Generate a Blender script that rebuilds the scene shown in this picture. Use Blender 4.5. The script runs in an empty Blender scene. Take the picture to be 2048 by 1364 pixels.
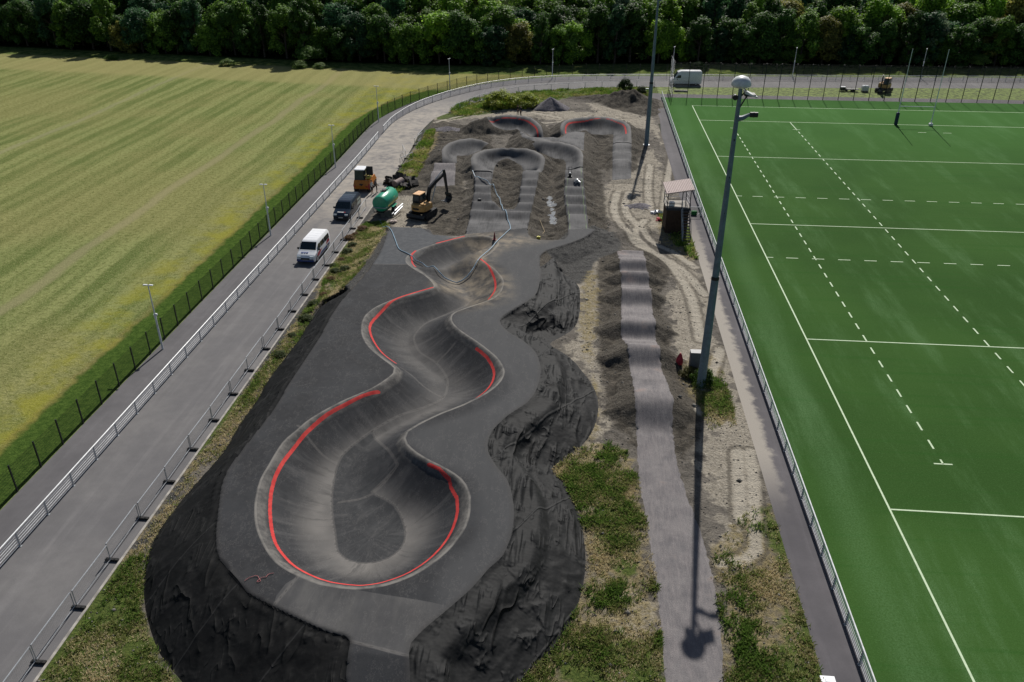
import bpy, math, random
import numpy as np
from mathutils import Vector, Matrix
random.seed(7); RNG = np.random.default_rng(11)
C = bpy.context.scene
R = math.radians
# ------------------------------------------------------------------ camera, light
CAM = (-19.879, -40.574, 32.845); YAW, PIT, ROL, FPX = R(-4.8022), R(28.6225), R(0.18485), 1622.10
cy_, sy_, cp_, sp_ = math.cos(YAW), math.sin(YAW), math.cos(PIT), math.sin(PIT)
FW = Vector((sy_*cp_, cy_*cp_, -sp_)); RT = Vector((cy_, -sy_, 0)); UP = RT.cross(FW)
RT, UP = math.cos(ROL)*RT + math.sin(ROL)*UP, -math.sin(ROL)*RT + math.cos(ROL)*UP
cd = bpy.data.cameras.new('camera'); cam = bpy.data.objects.new('camera', cd); C.collection.objects.link(cam)
cd.sensor_width = 36; cd.lens = FPX/2048*36; cd.clip_end = 3000; cd.clip_start = .5
cam.matrix_world = Matrix(((RT.x, UP.x, -FW.x, CAM[0]), (RT.y, UP.y, -FW.y, CAM[1]), (RT.z, UP.z, -FW.z, CAM[2]), (0, 0, 0, 1)))
C.camera = cam
SUN_EL, SUN_AZ = 41.8, 7.5
w = bpy.data.worlds.new('World'); C.world = w; w.use_nodes = True
nt = w.node_tree; nt.nodes.clear()
o_ = nt.nodes.new('ShaderNodeOutputWorld'); b_ = nt.nodes.new('ShaderNodeBackground'); s_ = nt.nodes.new('ShaderNodeTexSky')
s_.sky_type = 'NISHITA'; s_.sun_disc = False; s_.sun_elevation = R(SUN_EL); s_.sun_rotation = R(SUN_AZ)
b_.inputs['Strength'].default_value = .05
nt.links.new(s_.outputs[0], b_.inputs[0]); nt.links.new(b_.outputs[0], o_.inputs[0])
sl = bpy.data.lights.new('sun', 'SUN'); sl.energy = 4.9; sl.angle = R(.53); sl.color = (1, .955, .89)
so = bpy.data.objects.new('sun', sl); C.collection.objects.link(so)
sd = Vector((math.sin(R(SUN_AZ))*math.cos(R(SUN_EL)), math.cos(R(SUN_AZ))*math.cos(R(SUN_EL)), math.sin(R(SUN_EL))))
so.rotation_euler = sd.to_track_quat('Z', 'Y').to_euler(); so.location = (0, 60, 80)
C.view_settings.view_transform = 'Standard'; C.view_settings.look = 'None'; C.view_settings.exposure = 0.06

def G(px, py, z=0.):
    d = FW + RT*((px-1024)/FPX) - UP*((py-682)/FPX)
    t = (z-CAM[2])/d.z
    return (CAM[0]+d.x*t, CAM[1]+d.y*t)
def P(s, z=0.):
    """'x,y x,y ...' survey marks -> world points on height z (a number or a function of y)"""
    out = []
    for a in s.split():
        u, v = map(float, a.split(','))
        if callable(z):
            q = G(u, v, 1.)
            for _ in range(6): q = G(u, v, z(q[1]))
        else: q = G(u, v, z)
        out.append(q)
    return np.array(out)
def smooth(pts, closed=False, step=.6):
    """Catmull-Rom through the points, resampled"""
    p = np.array(pts, float); n = len(p); out = []
    rng = range(n if closed else n-1)
    for i in rng:
        if closed: a, b, c, d = p[(i-1) % n], p[i], p[(i+1) % n], p[(i+2) % n]
        else: a, b, c, d = p[max(i-1, 0)], p[i], p[i+1], p[min(i+2, n-1)]
        k = max(1, int(np.linalg.norm(c-b)/step))
        for j in range(k):
            t = j/k
            out.append(.5*((2*b)+(-a+c)*t+(2*a-5*b+4*c-d)*t*t+(-a+3*b-3*c+d)*t**3))
    if not closed: out.append(p[-1])
    return np.array(out)
def dist_line(X, Y, line, hs=None, closed=False):
    """distance from grid points to a polyline; optional height carried by the nearest spot"""
    p = np.array(line, float); q = np.roll(p, -1, 0) if closed else p[1:]
    p = p if closed else p[:-1]
    best = np.full(X.shape, 1e9); hh = np.zeros(X.shape) if hs is not None else None
    if hs is not None:
        hs = np.array(hs, float); h2 = np.roll(hs, -1) if closed else hs[1:]
    for i in range(len(p)):
        dx, dy = q[i]-p[i]; L = dx*dx+dy*dy+1e-12
        t = np.clip(((X-p[i, 0])*dx+(Y-p[i, 1])*dy)/L, 0, 1)
        d = (X-p[i, 0]-t*dx)**2+(Y-p[i, 1]-t*dy)**2
        m = d < best; best = np.where(m, d, best)
        if hs is not None: hh = np.where(m, hs[i]+t*(h2[i]-hs[i]), hh)
    best = np.sqrt(best)
    return (best, hh) if hs is not None else best
def inside(X, Y, poly):
    c = np.zeros(X.shape, bool); p = np.array(poly)
    for i in range(len(p)):
        x1, y1 = p[i-1]; x2, y2 = p[i]
        if y1 == y2: continue
        c ^= ((y1 > Y) != (y2 > Y)) & (X < (x2-x1)*(Y-y1)/(y2-y1)+x1)
    return c
def sdf(X, Y, poly):
    """positive inside"""
    p = np.array(poly); m = (X > p[:, 0].min()-9) & (X < p[:, 0].max()+9) & (Y > p[:, 1].min()-9) & (Y < p[:, 1].max()+9)
    out = np.full(X.shape, -9.)
    x, y = X[m], Y[m]
    d = dist_line(x, y, p, closed=True)
    out[m] = np.where(inside(x, y, p), d, -d)
    return out
def sstep(a, b, x):
    t = np.clip((x-a)/(b-a), 0, 1); return t*t*(3-2*t)
def vnoise(X, Y, s, seed=0):
    """smooth value noise"""
    r = np.random.default_rng(seed+100); T = r.random((256, 256))
    x = X/s+1000; y = Y/s+1000; xi = np.floor(x).astype(int); yi = np.floor(y).astype(int)
    fx = x-xi; fy = y-yi; fx = fx*fx*(3-2*fx); fy = fy*fy*(3-2*fy)
    a, b, c, d = T[xi % 256, yi % 256], T[(xi+1) % 256, yi % 256], T[xi % 256, (yi+1) % 256], T[(xi+1) % 256, (yi+1) % 256]
    return (a*(1-fx)+b*fx)*(1-fy)+(c*(1-fx)+d*fx)*fy
def fbm(X, Y, s, n=4, seed=0):
    o = 0; a = 1; t = 0
    for i in range(n): o = o+a*vnoise(X+7.3*i, Y-3.1*i, s/2**i, seed+i); t += a; a *= .55
    return o/t

# ------------------------------------------------------------------ materials
class NT:
    def __init__(s, name, rough=.8, spec=.3, metal=0.):
        s.m = bpy.data.materials.new(name); s.m.use_nodes = True; s.t = s.m.node_tree
        s.b = s.t.nodes['Principled BSDF']; s.b.inputs['Roughness'].default_value = rough
        s.b.inputs['Specular IOR Level'].default_value = spec; s.b.inputs['Metallic'].default_value = metal
        s._o = None
    def n(s, k): return s.t.nodes.new(k)
    def l(s, a, b): s.t.links.new(a, b)
    def put(s, sock, v):
        if isinstance(v, (int, float)): sock.default_value = v
        elif isinstance(v, tuple): sock.default_value = v if len(v) == 4 else (*v, 1)
        else: s.l(v, sock)
    def obj(s):
        if s._o is None: s._o = s.n('ShaderNodeTexCoord').outputs['Object']
        return s._o
    def mapv(s, scale=(1, 1, 1), rot=0., vec=None):
        m = s.n('ShaderNodeMapping'); s.l(vec or s.obj(), m.inputs[0]); m.inputs['Scale'].default_value = scale; m.inputs['Rotation'].default_value = (0, 0, rot)
        return m.outputs[0]
    def noise(s, scale, detail=4, rough=.55, vec=None, dist=0.):
        x = s.n('ShaderNodeTexNoise'); s.l(vec or s.obj(), x.inputs['Vector']); x.inputs['Scale'].default_value = scale
        x.inputs['Detail'].default_value = detail; x.inputs['Roughness'].default_value = rough; x.inputs['Distortion'].default_value = dist
        return x.outputs['Fac']
    def voro(s, scale, vec=None, feat='F1'):
        x = s.n('ShaderNodeTexVoronoi'); x.feature = feat; s.l(vec or s.obj(), x.inputs['Vector']); x.inputs['Scale'].default_value = scale
        return x.outputs['Distance']
    def ramp(s, f, a, b, lo=0., hi=1., smooth=True):
        m = s.n('ShaderNodeMapRange'); m.interpolation_type = 'SMOOTHSTEP' if smooth else 'LINEAR'
        s.put(m.inputs['Value'], f); s.put(m.inputs['From Min'], a); s.put(m.inputs['From Max'], b); s.put(m.inputs['To Min'], lo); s.put(m.inputs['To Max'], hi)
        return m.outputs[0]
    def math(s, op, a, b=0.):
        m = s.n('ShaderNodeMath'); m.operation = op; s.put(m.inputs[0], a); s.put(m.inputs[1], b); return m.outputs[0]
    def mix(s, f, a, b, mode='MIX'):
        m = s.n('ShaderNodeMix'); m.data_type = 'RGBA'; m.blend_type = mode; m.clamp_factor = True
        s.put(m.inputs[0], f); s.put(m.inputs[6], a); s.put(m.inputs[7], b); return m.outputs[2]
    def attr(s, name, col=False):
        a = s.n('ShaderNodeAttribute'); a.attribute_name = name; return a.outputs['Color' if col else 'Fac']
    def bump(s, h, strength=.5, dist=.05):
        b = s.n('ShaderNodeBump'); s.put(b.inputs['Height'], h); b.inputs['Strength'].default_value = strength; b.inputs['Distance'].default_value = dist
        s.l(b.outputs[0], s.b.inputs['Normal'])
    def col(s, c): s.put(s.b.inputs['Base Color'], c); return s
def plain(name, c, rough=.6, metal=0., spec=.4, var=.12, scale=3., bump=0., trans=0.):
    t = NT(name, rough, spec, metal)
    f = t.noise(scale, 5, .6)
    d = tuple(x*(1-var*1.6) for x in c); e = tuple(min(1, x*(1+var)) for x in c)
    t.col(t.mix(t.ramp(f, .3, .7), d, e))
    if bump: t.bump(t.noise(scale*6, 4), bump, .02)
    return t.m

# ------------------------------------------------------------------ object helpers
def new_mesh(name, V, F, mat, parent=None, attrs=None, smooth_=False, mats=None, midx=None):
    me = bpy.data.meshes.new(name); me.from_pydata([tuple(v) for v in V], [], [tuple(f) for f in F])
    if attrs:
        for k, a in attrs.items():
            at = me.attributes.new(k, 'FLOAT', 'POINT'); at.data.foreach_set('value', np.asarray(a, np.float32))
    for m in (mats or [mat]): me.materials.append(m)
    if midx is not None: me.polygons.foreach_set('material_index', midx)
    if smooth_: me.polygons.foreach_set('use_smooth', [True]*len(me.polygons))
    me.update()
    o = bpy.data.objects.new(name, me); C.collection.objects.link(o)
    if parent: o.parent = parent
    return o
def fast_mesh(name, V, F, mat, parent=None, colors=None, smooth_=False, link=True):
    """V (n,3), F (m,k) numpy"""
    me = bpy.data.meshes.new(name); V = np.asarray(V, np.float32); F = np.asarray(F, np.int32)
    me.vertices.add(len(V)); me.vertices.foreach_set('co', V.ravel())
    k = F.shape[1]; me.loops.add(F.size); me.loops.foreach_set('vertex_index', F.ravel())
    me.polygons.add(len(F)); me.polygons.foreach_set('loop_start', np.arange(0, F.size, k, dtype=np.int32))
    if colors is not None:
        at = me.attributes.new('tint', 'FLOAT', 'POINT'); at.data.foreach_set('value', np.asarray(colors, np.float32))
    me.materials.append(mat); me.update(calc_edges=True)
    if smooth_: me.polygons.foreach_set('use_smooth', [True]*len(me.polygons))
    o = bpy.data.objects.new(name, me)
    if link: C.collection.objects.link(o)
    if parent: o.parent = parent
    return o
def tag(o, label=None, cat=None, group=None, kind=None):
    if label: o['label'] = label
    if cat: o['category'] = cat
    if group: o['group'] = group
    if kind: o['kind'] = kind
    return o
def empty(name, loc, rz=0., label=None, cat=None, group=None):
    o = bpy.data.objects.new(name, None); o.empty_display_size = .3; C.collection.objects.link(o)
    o.location = loc; o.rotation_euler = (0, 0, rz)
    return tag(o, label, cat, group)
def dup(root, loc, rz, label=None, group=None):
    def cp(o, par):
        c = o.copy(); C.collection.objects.link(c)
        if par: c.parent = par
        for ch in kids.get(o.name, []): cp(ch, c)
        return c
    kids = {}
    def walk(o):
        kids[o.name] = list(o.children)
        for ch in o.children: walk(ch)
    walk(root)
    r = cp(root, None); r.location = loc; r.rotation_euler = (0, 0, rz)
    if label: r['label'] = label
    if group: r['group'] = group
    return r
class MB:
    """collects shapes, becomes ONE mesh"""
    def __init__(s): s.V = []; s.F = []
    def add(s, V, F):
        k = len(s.V); s.V += [tuple(v) for v in V]; s.F += [tuple(i+k for i in f) for f in F]; return s
    def box(s, x0, y0, z0, x1, y1, z1, bev=0.):
        if bev <= 0:
            V = [(x0, y0, z0), (x1, y0, z0), (x1, y1, z0), (x0, y1, z0), (x0, y0, z1), (x1, y0, z1), (x1, y1, z1), (x0, y1, z1)]
            return s.add(V, [(3, 2, 1, 0), (4, 5, 6, 7), (0, 1, 5, 4), (1, 2, 6, 5), (2, 3, 7, 6), (3, 0, 4, 7)])
        b = bev
        def ring(z, i): return [(x0+i, y0, z), (x1-i, y0, z), (x1, y0+i, z), (x1, y1-i, z), (x1-i, y1, z), (x0+i, y1, z), (x0, y1-i, z), (x0, y0+i, z)]
        def inr(z): return [(x, y, z) for x, y in ((x0+b, y0+b*.9), (x1-b, y0+b*.9), (x1-b*.9, y0+b), (x1-b*.9, y1-b), (x1-b, y1-b*.9), (x0+b, y1-b*.9), (x0+b*.9, y1-b), (x0+b*.9, y0+b))]
        return s.loft([inr(z0), ring(z0+b, b), ring(z1-b, b), inr(z1)])
    def loft(s, rings, cap=True, close=True):
        n = len(rings[0]); V = [v for r in rings for v in r]; F = []
        for i in range(len(rings)-1):
            for j in range(n if close else n-1):
                a = i*n+j; b = i*n+(j+1) % n; F.append((a, b, b+n, a+n))
        if cap: F.append(tuple(reversed(range(n)))); F.append(tuple(range((len(rings)-1)*n, len(rings)*n)))
        return s.add(V, F)
    def tube(s, pts, r, n=8, cap=True):
        pts = [Vector(p) for p in pts]; rr = r if isinstance(r, (list, tuple)) else [r]*len(pts)
        rings = []; u = None
        for i, p in enumerate(pts):
            d = (pts[min(i+1, len(pts)-1)]-pts[max(i-1, 0)]).normalized()
            if u is None:
                u = d.cross(Vector((0, 0, 1)));
                if u.length < .05: u = Vector((1, 0, 0))
            u = (u-d*u.dot(d)).normalized(); v = d.cross(u)
            rings.append([p+u*(rr[i]*math.cos(2*math.pi*k/n))+v*(rr[i]*math.sin(2*math.pi*k/n)) for k in range(n)])
        return s.loft(rings, cap)
    def cyl(s, x, y, z0, z1, r0, r1=None, n=16): return s.tube([(x, y, z0), (x, y, z1)], [r0, r0 if r1 is None else r1], n)
    def cylx(s, x0, x1, y, z, r, n=16): return s.tube([(x0, y, z), (x1, y, z)], r, n)
    def cyly(s, x, y0, y1, z, r, n=16): return s.tube([(x, y0, z), (x, y1, z)], r, n)
    def prism(s, prof, x0, x1):
        """profile of (y,z) extruded along x"""
        return s.loft([[(x0, y, z) for y, z in prof], [(x1, y, z) for y, z in prof]])
    def sphere(s, c, r, n=14, m=8, sc=(1, 1, 1), z0=-1.):
        rings = []
        for i in range(m+1):
            a = -math.pi/2+math.pi*i/m; zz = max(math.sin(a), z0); q = max(math.cos(a), .02)
            rings.append([(c[0]+r*sc[0]*q*math.cos(2*math.pi*k/n), c[1]+r*sc[1]*q*math.sin(2*math.pi*k/n), c[2]+r*sc[2]*zz) for k in range(n)])
        return s.loft(rings)
    def out(s, name, mat, parent=None, sm=False):
        o = new_mesh(name, s.V, s.F, mat, parent)
        if sm:
            for p in o.data.polygons: p.use_smooth = True
            try: o.data.set_sharp_from_angle(angle=R(38))
            except Exception: pass
        return o
def sheet(name, poly, z, mat, parent=None):
    return new_mesh(name, [(x, y, z) for x, y in poly], [tuple(range(len(poly)))], mat, parent)
def offset(line, d):
    """shift a polyline sideways (left positive)"""
    p = np.array(line); t = np.gradient(p, axis=0); t /= np.linalg.norm(t, axis=1)[:, None]+1e-9
    return p+np.stack([-t[:, 1], t[:, 0]], 1)*d
def ribbon(name, a, b, z, mat, kind='structure'):
    n = len(a); V = [(x, y, z) for x, y in a]+[(x, y, z) for x, y in b]
    o = new_mesh(name, V, [(i, i+n, i+n+1, i+1) if True else 0 for i in range(n-1)], mat)
    me = o.data
    if me.polygons[0].normal.z < 0: me.flip_normals()
    tag(o, kind=kind); return o
# ------------------------------------------------------------------ setting: site terrain
def hplat(y): return float(np.interp(y, [-20, 5, 42, 50], [2.3, 2.2, 1.0, .8]))
HP = lambda Y: np.interp(Y, [-20, 5, 42, 50], [2.3, 2.2, 1.0, .8])
pl_left = P('780.7,452.8 773,468 767,486 759.5,503.6 743.6,529 728,550 712,568 695,587 675,611 657,640 640,672 610,718 582,760 550,813 515,860 480,904 455,940 443,970 437,1013 432,1063 433,1098 440,1118 457,1138 475,1158 493,1182 546,1211 608,1241 656,1262 692,1271 700,1280 697,1300 691,1335 691,1380 690,1440', hplat)
pl_right = P('822,1440 820,1380 819,1330 818,1305 822,1285 846,1259 893,1220 946,1173 976,1138 1003,1114 1020,1078 1028,1034 1025,995 1015,960 993,932 977,905 975,890 984,862 1016,830 1055,804 1072,780 1080,755 1081,733 1071,704 1045,680 1018,664 1003,650 1000,640 1018,625 1051,604 1073,586 1081,551 1080,520 1083,508 1092,501 1138,487 1174,472 1191,459', hplat)
pl_top = P('1178,456.6 1136,458 1135,470 1128,478 1100,480 1078,479 1064,476 1056,466 1054,455 930,468 922,471 905,471 880,470 866,468 860,459 841,455 814,454', hplat)
plat = np.vstack([smooth(pl_left), smooth(pl_right), pl_top])
fab_outL = P('692,589 667,602 640,616 590,690 537,760 512,804 480,848 443,910 377,986 345,1025 319,1061 304,1085 294,1114 288,1158 289,1200 295,1238 310,1287 330,1325 359,1358 400,1415 470,1500', 0)
fab_outR = P('1106,531 1124,545 1156,572 1160,600 1159,628 1150,654 1128,672 1100,688 1125,706 1150,727 1182,768 1196,804 1192,845 1175,880 1150,905 1108,942 1128,965 1142,995 1160,1035 1170,1100 1171,1138 1168,1161 1154,1217 1124,1280 1086,1324 1044,1364 990,1410 930,1470', 0)
bowl = smooth(P('816,513 839,500 872,488 904,479.6 933,474 963,472 985,476 996,486 990,496 978,508 963,517 968,525 986,537 1003,557 1005,572 995,590 977,601 933,616 908,626 901,636 905,648 921,663 951,683 971,698 992,716 1005,736 1005,752 992,771 963,792 921,812 889,824 862,836 835,850 814,863 808,877 812,889 832,907 861,924 891,939 920,959 935,983 938,1006 934,1039 920,1068 891,1103 855,1132 820,1152 769,1170 715,1177 680,1174 644,1168 597,1150 555,1124 529,1087 515,1049 513,1013 516,990 524,960 539,933 568,886 597,860 627,836 685,804 744,778 773,760 789,747 791,736 772,721 743,698 728,675 725,651 734,630 757,613 801,595 845,584 868,576 867,566 851,551 828,537 814,525', hplat), True, .5)
zb = lambda y: hplat(y)-.45
REDS = [smooth(P(s, zb)) for s in ('759,788 727,800 691,817 656,836 627,857 597,886 568,924 547,965 540,1003 541,1042 550,1083 568,1109 594,1132 635,1152 680,1161 715,1163 754,1157 798,1144 843,1123 881,1090 905,1052 915,1019 914,995 902,975 899,965 879,948 857,938',
 '866,584 822,597 787,610 757,631 742,648 740,663 748,680 766,701 791,717', '952,701 974,719 987,739 986,757 968,780 933,801 889,820',
 '958,524 977,540 990,563 989,581 977,595', '873,495 929,480.5', '832,510 824,517 825,528 832,535')]
zf = lambda y: hplat(y)-1.5
ISL = smooth(P('797,948 768,962 743,975 765,989 788,1003 805,1030 811,1059 800,1086 773,1106 732,1114 697,1109 674,1091 668,1053 662,1009 663,965 673,924 682,907 706,886 744,860', zf), False, .5)
SEAMS = [smooth(P(s, z), False, .5) for s, z in (('916,566 933,578 945,592 933,609 895,628 851,645 831,663 828,675 839,698 872,721 892,745 895,760 886,786 850,808 800,830 744,860', zf), ('801,751 845,774 886,786', zf), ('872,721 910,705', zf), ('676,992 741,980 797,948', zf), ('600,888 645,914 673,920', zf), ('596,1153 546,1212', hplat), ('700,1282 819,1312', hplat), ('745,528 815,529', hplat))]
# far pieces: outer rim, inner foot, heights, crest profile
B = []
def berm(outer, inner, ho, hi, pw=2.1):
    ou = outer.split(); n = len(ou); hs = [hi+.25+(ho-hi-.25)*math.sin(math.pi*k/(n-1))**.6 for k in range(n)]   # the rim runs down to the lane at both ends
    o3 = smooth(np.array([(*P(q, h)[0], h) for q, h in zip(ou, hs)]), False, .6); o = o3[:, :2]; hr = o3[:, 2]
    i = smooth(P(inner, hi), False, .6)
    poly = np.vstack([o, i[::-1]]); B.append((poly, o, i, hr, hi, pw)); return poly
b1 = berm('944,343 943,328 943,312 961,299 991,293 1020,292 1054,294 1079,304 1090,316 1086,338', '988,338 991,329 1002,324 1015,322 1030,324 1042,330 1046,338', 2.35, .65)
b2 = berm('885,326 884,309 885,295 901,282 930,275 962,276 979,284 988,293', '914,324 914,313 925,311 940,308 955,305 966,300', 2.05, .5)
b3 = berm('1166,342 1166,322 1166,306 1157,294 1135,285 1106,280 1084,280 1064,291', '1132,342 1131,322 1122,317 1110,316 1097,311 1084,304', 2.1, .65)
b4 = berm('939,247 943,240 957,234 991,228 1030,227 1059,232 1076,243 1084,254 1087,273', '950,246 965,250 991,258 1015,260 1035,260 1048,268 1056,273', 2.5, .6)
b5 = berm('1122,273 1121,258 1123,245 1137,236 1172,231 1211,231 1240,238 1260,250 1263,283', '1147,273 1158,266 1172,263 1184,267 1196,268 1212,268 1226,267 1226,283', 2.5, .6)
deck = P('1167,304 1169,266 1171,262 1150,262 1135,264 1122,273 1086,273 1060,272 1046,262 1039,261 1044,272 1066,280 1084,281 1106,281 1135,286 1157,295', 1.6)
# straights: polygon, height over y
def crests(ys, hi, lo):
    a, b = [], []
    ys = sorted(ys)
    for i, v in enumerate(ys):
        a.append(v); b.append(hi)
        if i < len(ys)-1: a.append((v+ys[i+1])/2-.25); b.append(lo)
    return a, b
def prof(a, b):
    a = np.array(a, float); b = np.array(b, float)
    def f(Y):
        Y = np.asarray(Y, float); i = np.clip(np.searchsorted(a, Y)-1, 0, len(a)-2)
        t = np.clip((Y-a[i])/(a[i+1]-a[i]), 0, 1); t = (1-np.cos(np.pi*t))/2
        return b[i]+t*(b[i+1]-b[i])
    return f
ca, cb = crests([48.6+3.1*i for i in range(6)], 1.1, .58); f12 = prof([44.5, 46.8]+ca+[67.5, 69], [.86, .62]+cb+[.6, .75])
ca, cb = crests([48.0+3.4*i for i in range(6)], 1.15, .58); f3 = prof([44.5]+ca+[68, 69.5], [.86]+cb+[.6, .7])
ca, cb = crests([71.5, 75.6, 79.6], .95, .45); f4 = prof([66.5]+ca+[83.5, 86], [.1]+cb+[.45, .6])
ca, cb = crests([64, 68, 72], .8, .35); f0 = prof([60]+ca+[75], [.1]+cb+[.5])
fT = prof([-30, 3.5, 6.6, 9.6, 12.4, 14.8, 16.9, 18.4, 20, 21.7, 24, 26.4, 28.4, 29.7, 30.9, 32.5, 33.3, 34.1, 35.6, 37.2, 38.8, 40, 43.5], [.06, .06, .15, 1.3, .95, .6, 1.5, .95, .4, 1.25, .75, .35, 1.15, .75, .35, 1.1, .75, .4, 1.05, .65, .4, .6, .12])
S = []
def straight(s, f, zz=.85): p = P(s, zz); S.append((p, f)); return p
s12 = straight('944,339 947,350 949,362 948,385 944,404 942,418 939,431 935,450 929,472 1057,466 1055,450 1059,436 1066,404 1074,370 1078,345 1086,338 1046,337 1044,355 1040,380 1037,406 1034,412 1028,415 1008,415 998,413 990,408 985,400 982,392 982,368 985,350 988,338', f12)
s3 = straight('1131,340 1128,380 1129,404 1134,429 1136,453 1135,464 1178,464 1175,436 1172,404 1168,367 1166,340', f3)
s4 = straight('1226,281 1225,300 1225,353 1263,352 1263,300 1263,281', f4, .6)
s0 = P('869,328 864,345 858,364 909,366 911,345 911,328', .6)
tl = smooth(P('1235,495 1242,548 1243,606 1243,659 1258,721 1267,782 1275,860 1277,952 1294,1052 1312,1174 1323,1266 1331,1364 1338,1440', lambda y: .8 if y > 7 else .06))
tr = smooth(P('1287,495 1299,560 1309,636 1315,694 1321,722 1334,768 1345,812 1349,860 1354,926 1371,982 1408,1089 1430,1174 1441,1266 1447,1364 1452,1440', lambda y: .8 if y > 7 else .06))
trackT = np.vstack([tl, tr[::-1]])

# road geometry
rail = smooth(np.array([(-51, -40), (-51, 0), (-51, 40), (-51, 70), (-51.2, 88), (-50.9, 95), (-49.2, 103.8), (-45.9, 112.2), (-41.7, 119.3), (-38, 123.8), (-33.5, 127.4), (-27.7, 130.3), (-20.8, 132.4), (-3.5, 134.6), (36.8, 137.4), (70, 139.8), (130, 143)]), False, 2.)
inner_ = P('810,290 830,256 871,236 902,226 945,208 988,195 1049,184.5 1124,179.4 1227,174.5 1322,174 1399,174.5 1676,176 2048,177', 0)
road_in = np.vstack([[(-44.7, -40), (-44.7, 60), (-44.9, 76)], smooth(np.vstack([[(-45.2, 82)], [(-45.4, 88)], inner_[2:]]), False, 2.), [(130, 137)]])
# grid
xs = np.arange(-44.7, -5.15, .13)
ys = [-36.0]
while ys[-1] < 129: ys.append(ys[-1]+np.interp(ys[-1], [-36, -22, -17, 15, 60, 120], [.4, .3, .11, .13, .2, .3]))
ys = np.array(ys); X, Y = np.meshgrid(xs, ys)
n1 = fbm(X, Y, 2.2, 5, 1); n2 = fbm(X, Y, .5, 3, 9); n3 = fbm(X, Y, 9, 3, 20); n4 = fbm(X, Y, .9, 4, 31)
fp = sdf(X, Y, plat); hp = HP(Y)
def dneg(poly): return np.maximum(0, -sdf(X, Y, poly))
# base ground
Zg = .03+(n1-.5)*.22+(n2-.5)*.09
edge = np.minimum(X+44.7, 6)*.2; Zg = Zg*sstep(0, 2.5, X+44.7)+.02
pathe = sstep(-8.2, -7.2, X); Zg = Zg*(1-pathe)+.012*pathe
Zg += -.1*sstep(-1.6, 0, Y-0)*0
# spoil shoulders
sh = np.full(X.shape, -5.)
def shoulder(line, hs, slope, closed=False, n=.35):
    global sh
    m = (X > line[:, 0].min()-6) & (X < line[:, 0].max()+6) & (Y > line[:, 1].min()-6) & (Y < line[:, 1].max()+6)
    d, h = dist_line(X[m], Y[m], line, hs, closed)
    v = h-slope*d*(1+n*(n1[m]-.5)*2)
    sh[m] = np.maximum(sh[m], v)
for poly, o, i, ho, hi, pw in B:
    shoulder(o, ho-.12, .62); shoulder(i, np.full(len(i), hi-.05), .5)
shoulder(deck, np.full(len(deck), 1.5), .6, True)
for p, f in S: q = smooth(p, True, 1.); shoulder(q, f(q[:, 1])-.2, .5, True)
q = smooth(s0, True, 1.); shoulder(q, f0(q[:, 1])-.08, .4, True)
m_ = tl[:, 1] > 4.5; shoulder(tl[m_], fT(tl[m_][:, 1])-.08, .5); m_ = tr[:, 1] > 4.5; shoulder(tr[m_], fT(tr[m_][:, 1])-.08, .5)
# platform bank beyond the fabric (stony slope) and at the far end
lk = smooth(pl_left[:8]); shoulder(lk, HP(lk[:, 1])-.1, .4); bankR = smooth(P('1080,551 1080,516 1091,501 1138,487 1191,459', hplat)); shoulder(bankR, HP(bankR[:, 1])-.1, .4)
ptop = smooth(pl_top); shoulder(ptop, HP(ptop[:, 1])-.1, .45)
# low mounds and ruts: x, y, radius, height
def mound(px, py, r, h, sx=1., pk=1.):
    global Zg
    x0, y0 = G(px, py); d = np.sqrt(((X-x0)/sx)**2+(Y-y0)**2)/r
    Zg = Zg+h*np.clip(1-d*(1+.5*(n1-.5)), 0, 1)**pk*(1+.5*(n4-.5))
MND = [(1270, 208, 4.5, 1.9, 1.3), (1235, 206, 3.5, 1.2, 1.6), (1195, 200, 3.2, .9, 1.8), (1285, 222, 3, .8, 1.), (1118, 262, 3, .8, 1.), (1000, 284, 3, .3, 1.2), (890, 268, 2.5, .4, 1.4), (868, 275, 2.5, .5, 1.5), (1100, 268, 3., 1.1, 1), (880, 258, 2, .3, 1.3),
       (1252, 470, 2.2, .5, 1), (1270, 360, 2., .45, 2), (1320, 462, 2, .45, 1.5), (1210, 345, 2, .4, 1), (1075, 235, 2, .5, 1), (870, 400, 3, .45, 1), (905, 380, 2, .4, 1), (800, 470, 1.5, .3, 1), (1245, 268, 2.5, .6, 1)]
for a in MND: mound(*a)
clumpy = sstep(.45, .7, fbm(X, Y, .8, 3, 55))
rough = sstep(38, 45, Y)*(1-pathe)*sstep(0, 3, X+44.7)
n5 = fbm(X, Y, .32, 2, 91); Zd = np.maximum(Zg, sh+(n2-.5)*.16+(n4-.5)*.14+(n5-.5)*.08); Zg0 = Zg.copy(); Zd += rough*(clumpy-.4)*.1
Zd = np.where(np.abs(Zd-Zg) < .3, Zd+.0, Zd)
# fabric skirts
def skirt(line, seed):
    """height between platform rim (fp=0) and the outer line"""
    dO = dist_line(X, Y, line); dP = np.maximum(-fp, 0)
    t = dO/(dO+dP+1e-6)
    return t, dO
sh0 = sh.copy()
# polygons: outer line closed through the platform interior
fabL = np.vstack([smooth(fab_outL), P('560,1500 640,1460 740,1440 745,1300 700,1200 560,1080 520,960 600,800 700,660 720,600', hplat)])
fabR = np.vstack([smooth(fab_outR), P('880,1470 780,1440 780,1300 900,1150 960,1000 930,900 960,800 1020,740 960,650 1000,600 1040,560 1072,540', hplat)])
fL = np.minimum(sdf(X, Y, fabL), -fp); fR = np.minimum(sdf(X, Y, fabR), -fp)
tL, dL = skirt(smooth(fab_outL), 0); tR, dR = skirt(smooth(fab_outR), 1)
hedge = hp*.98
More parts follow.
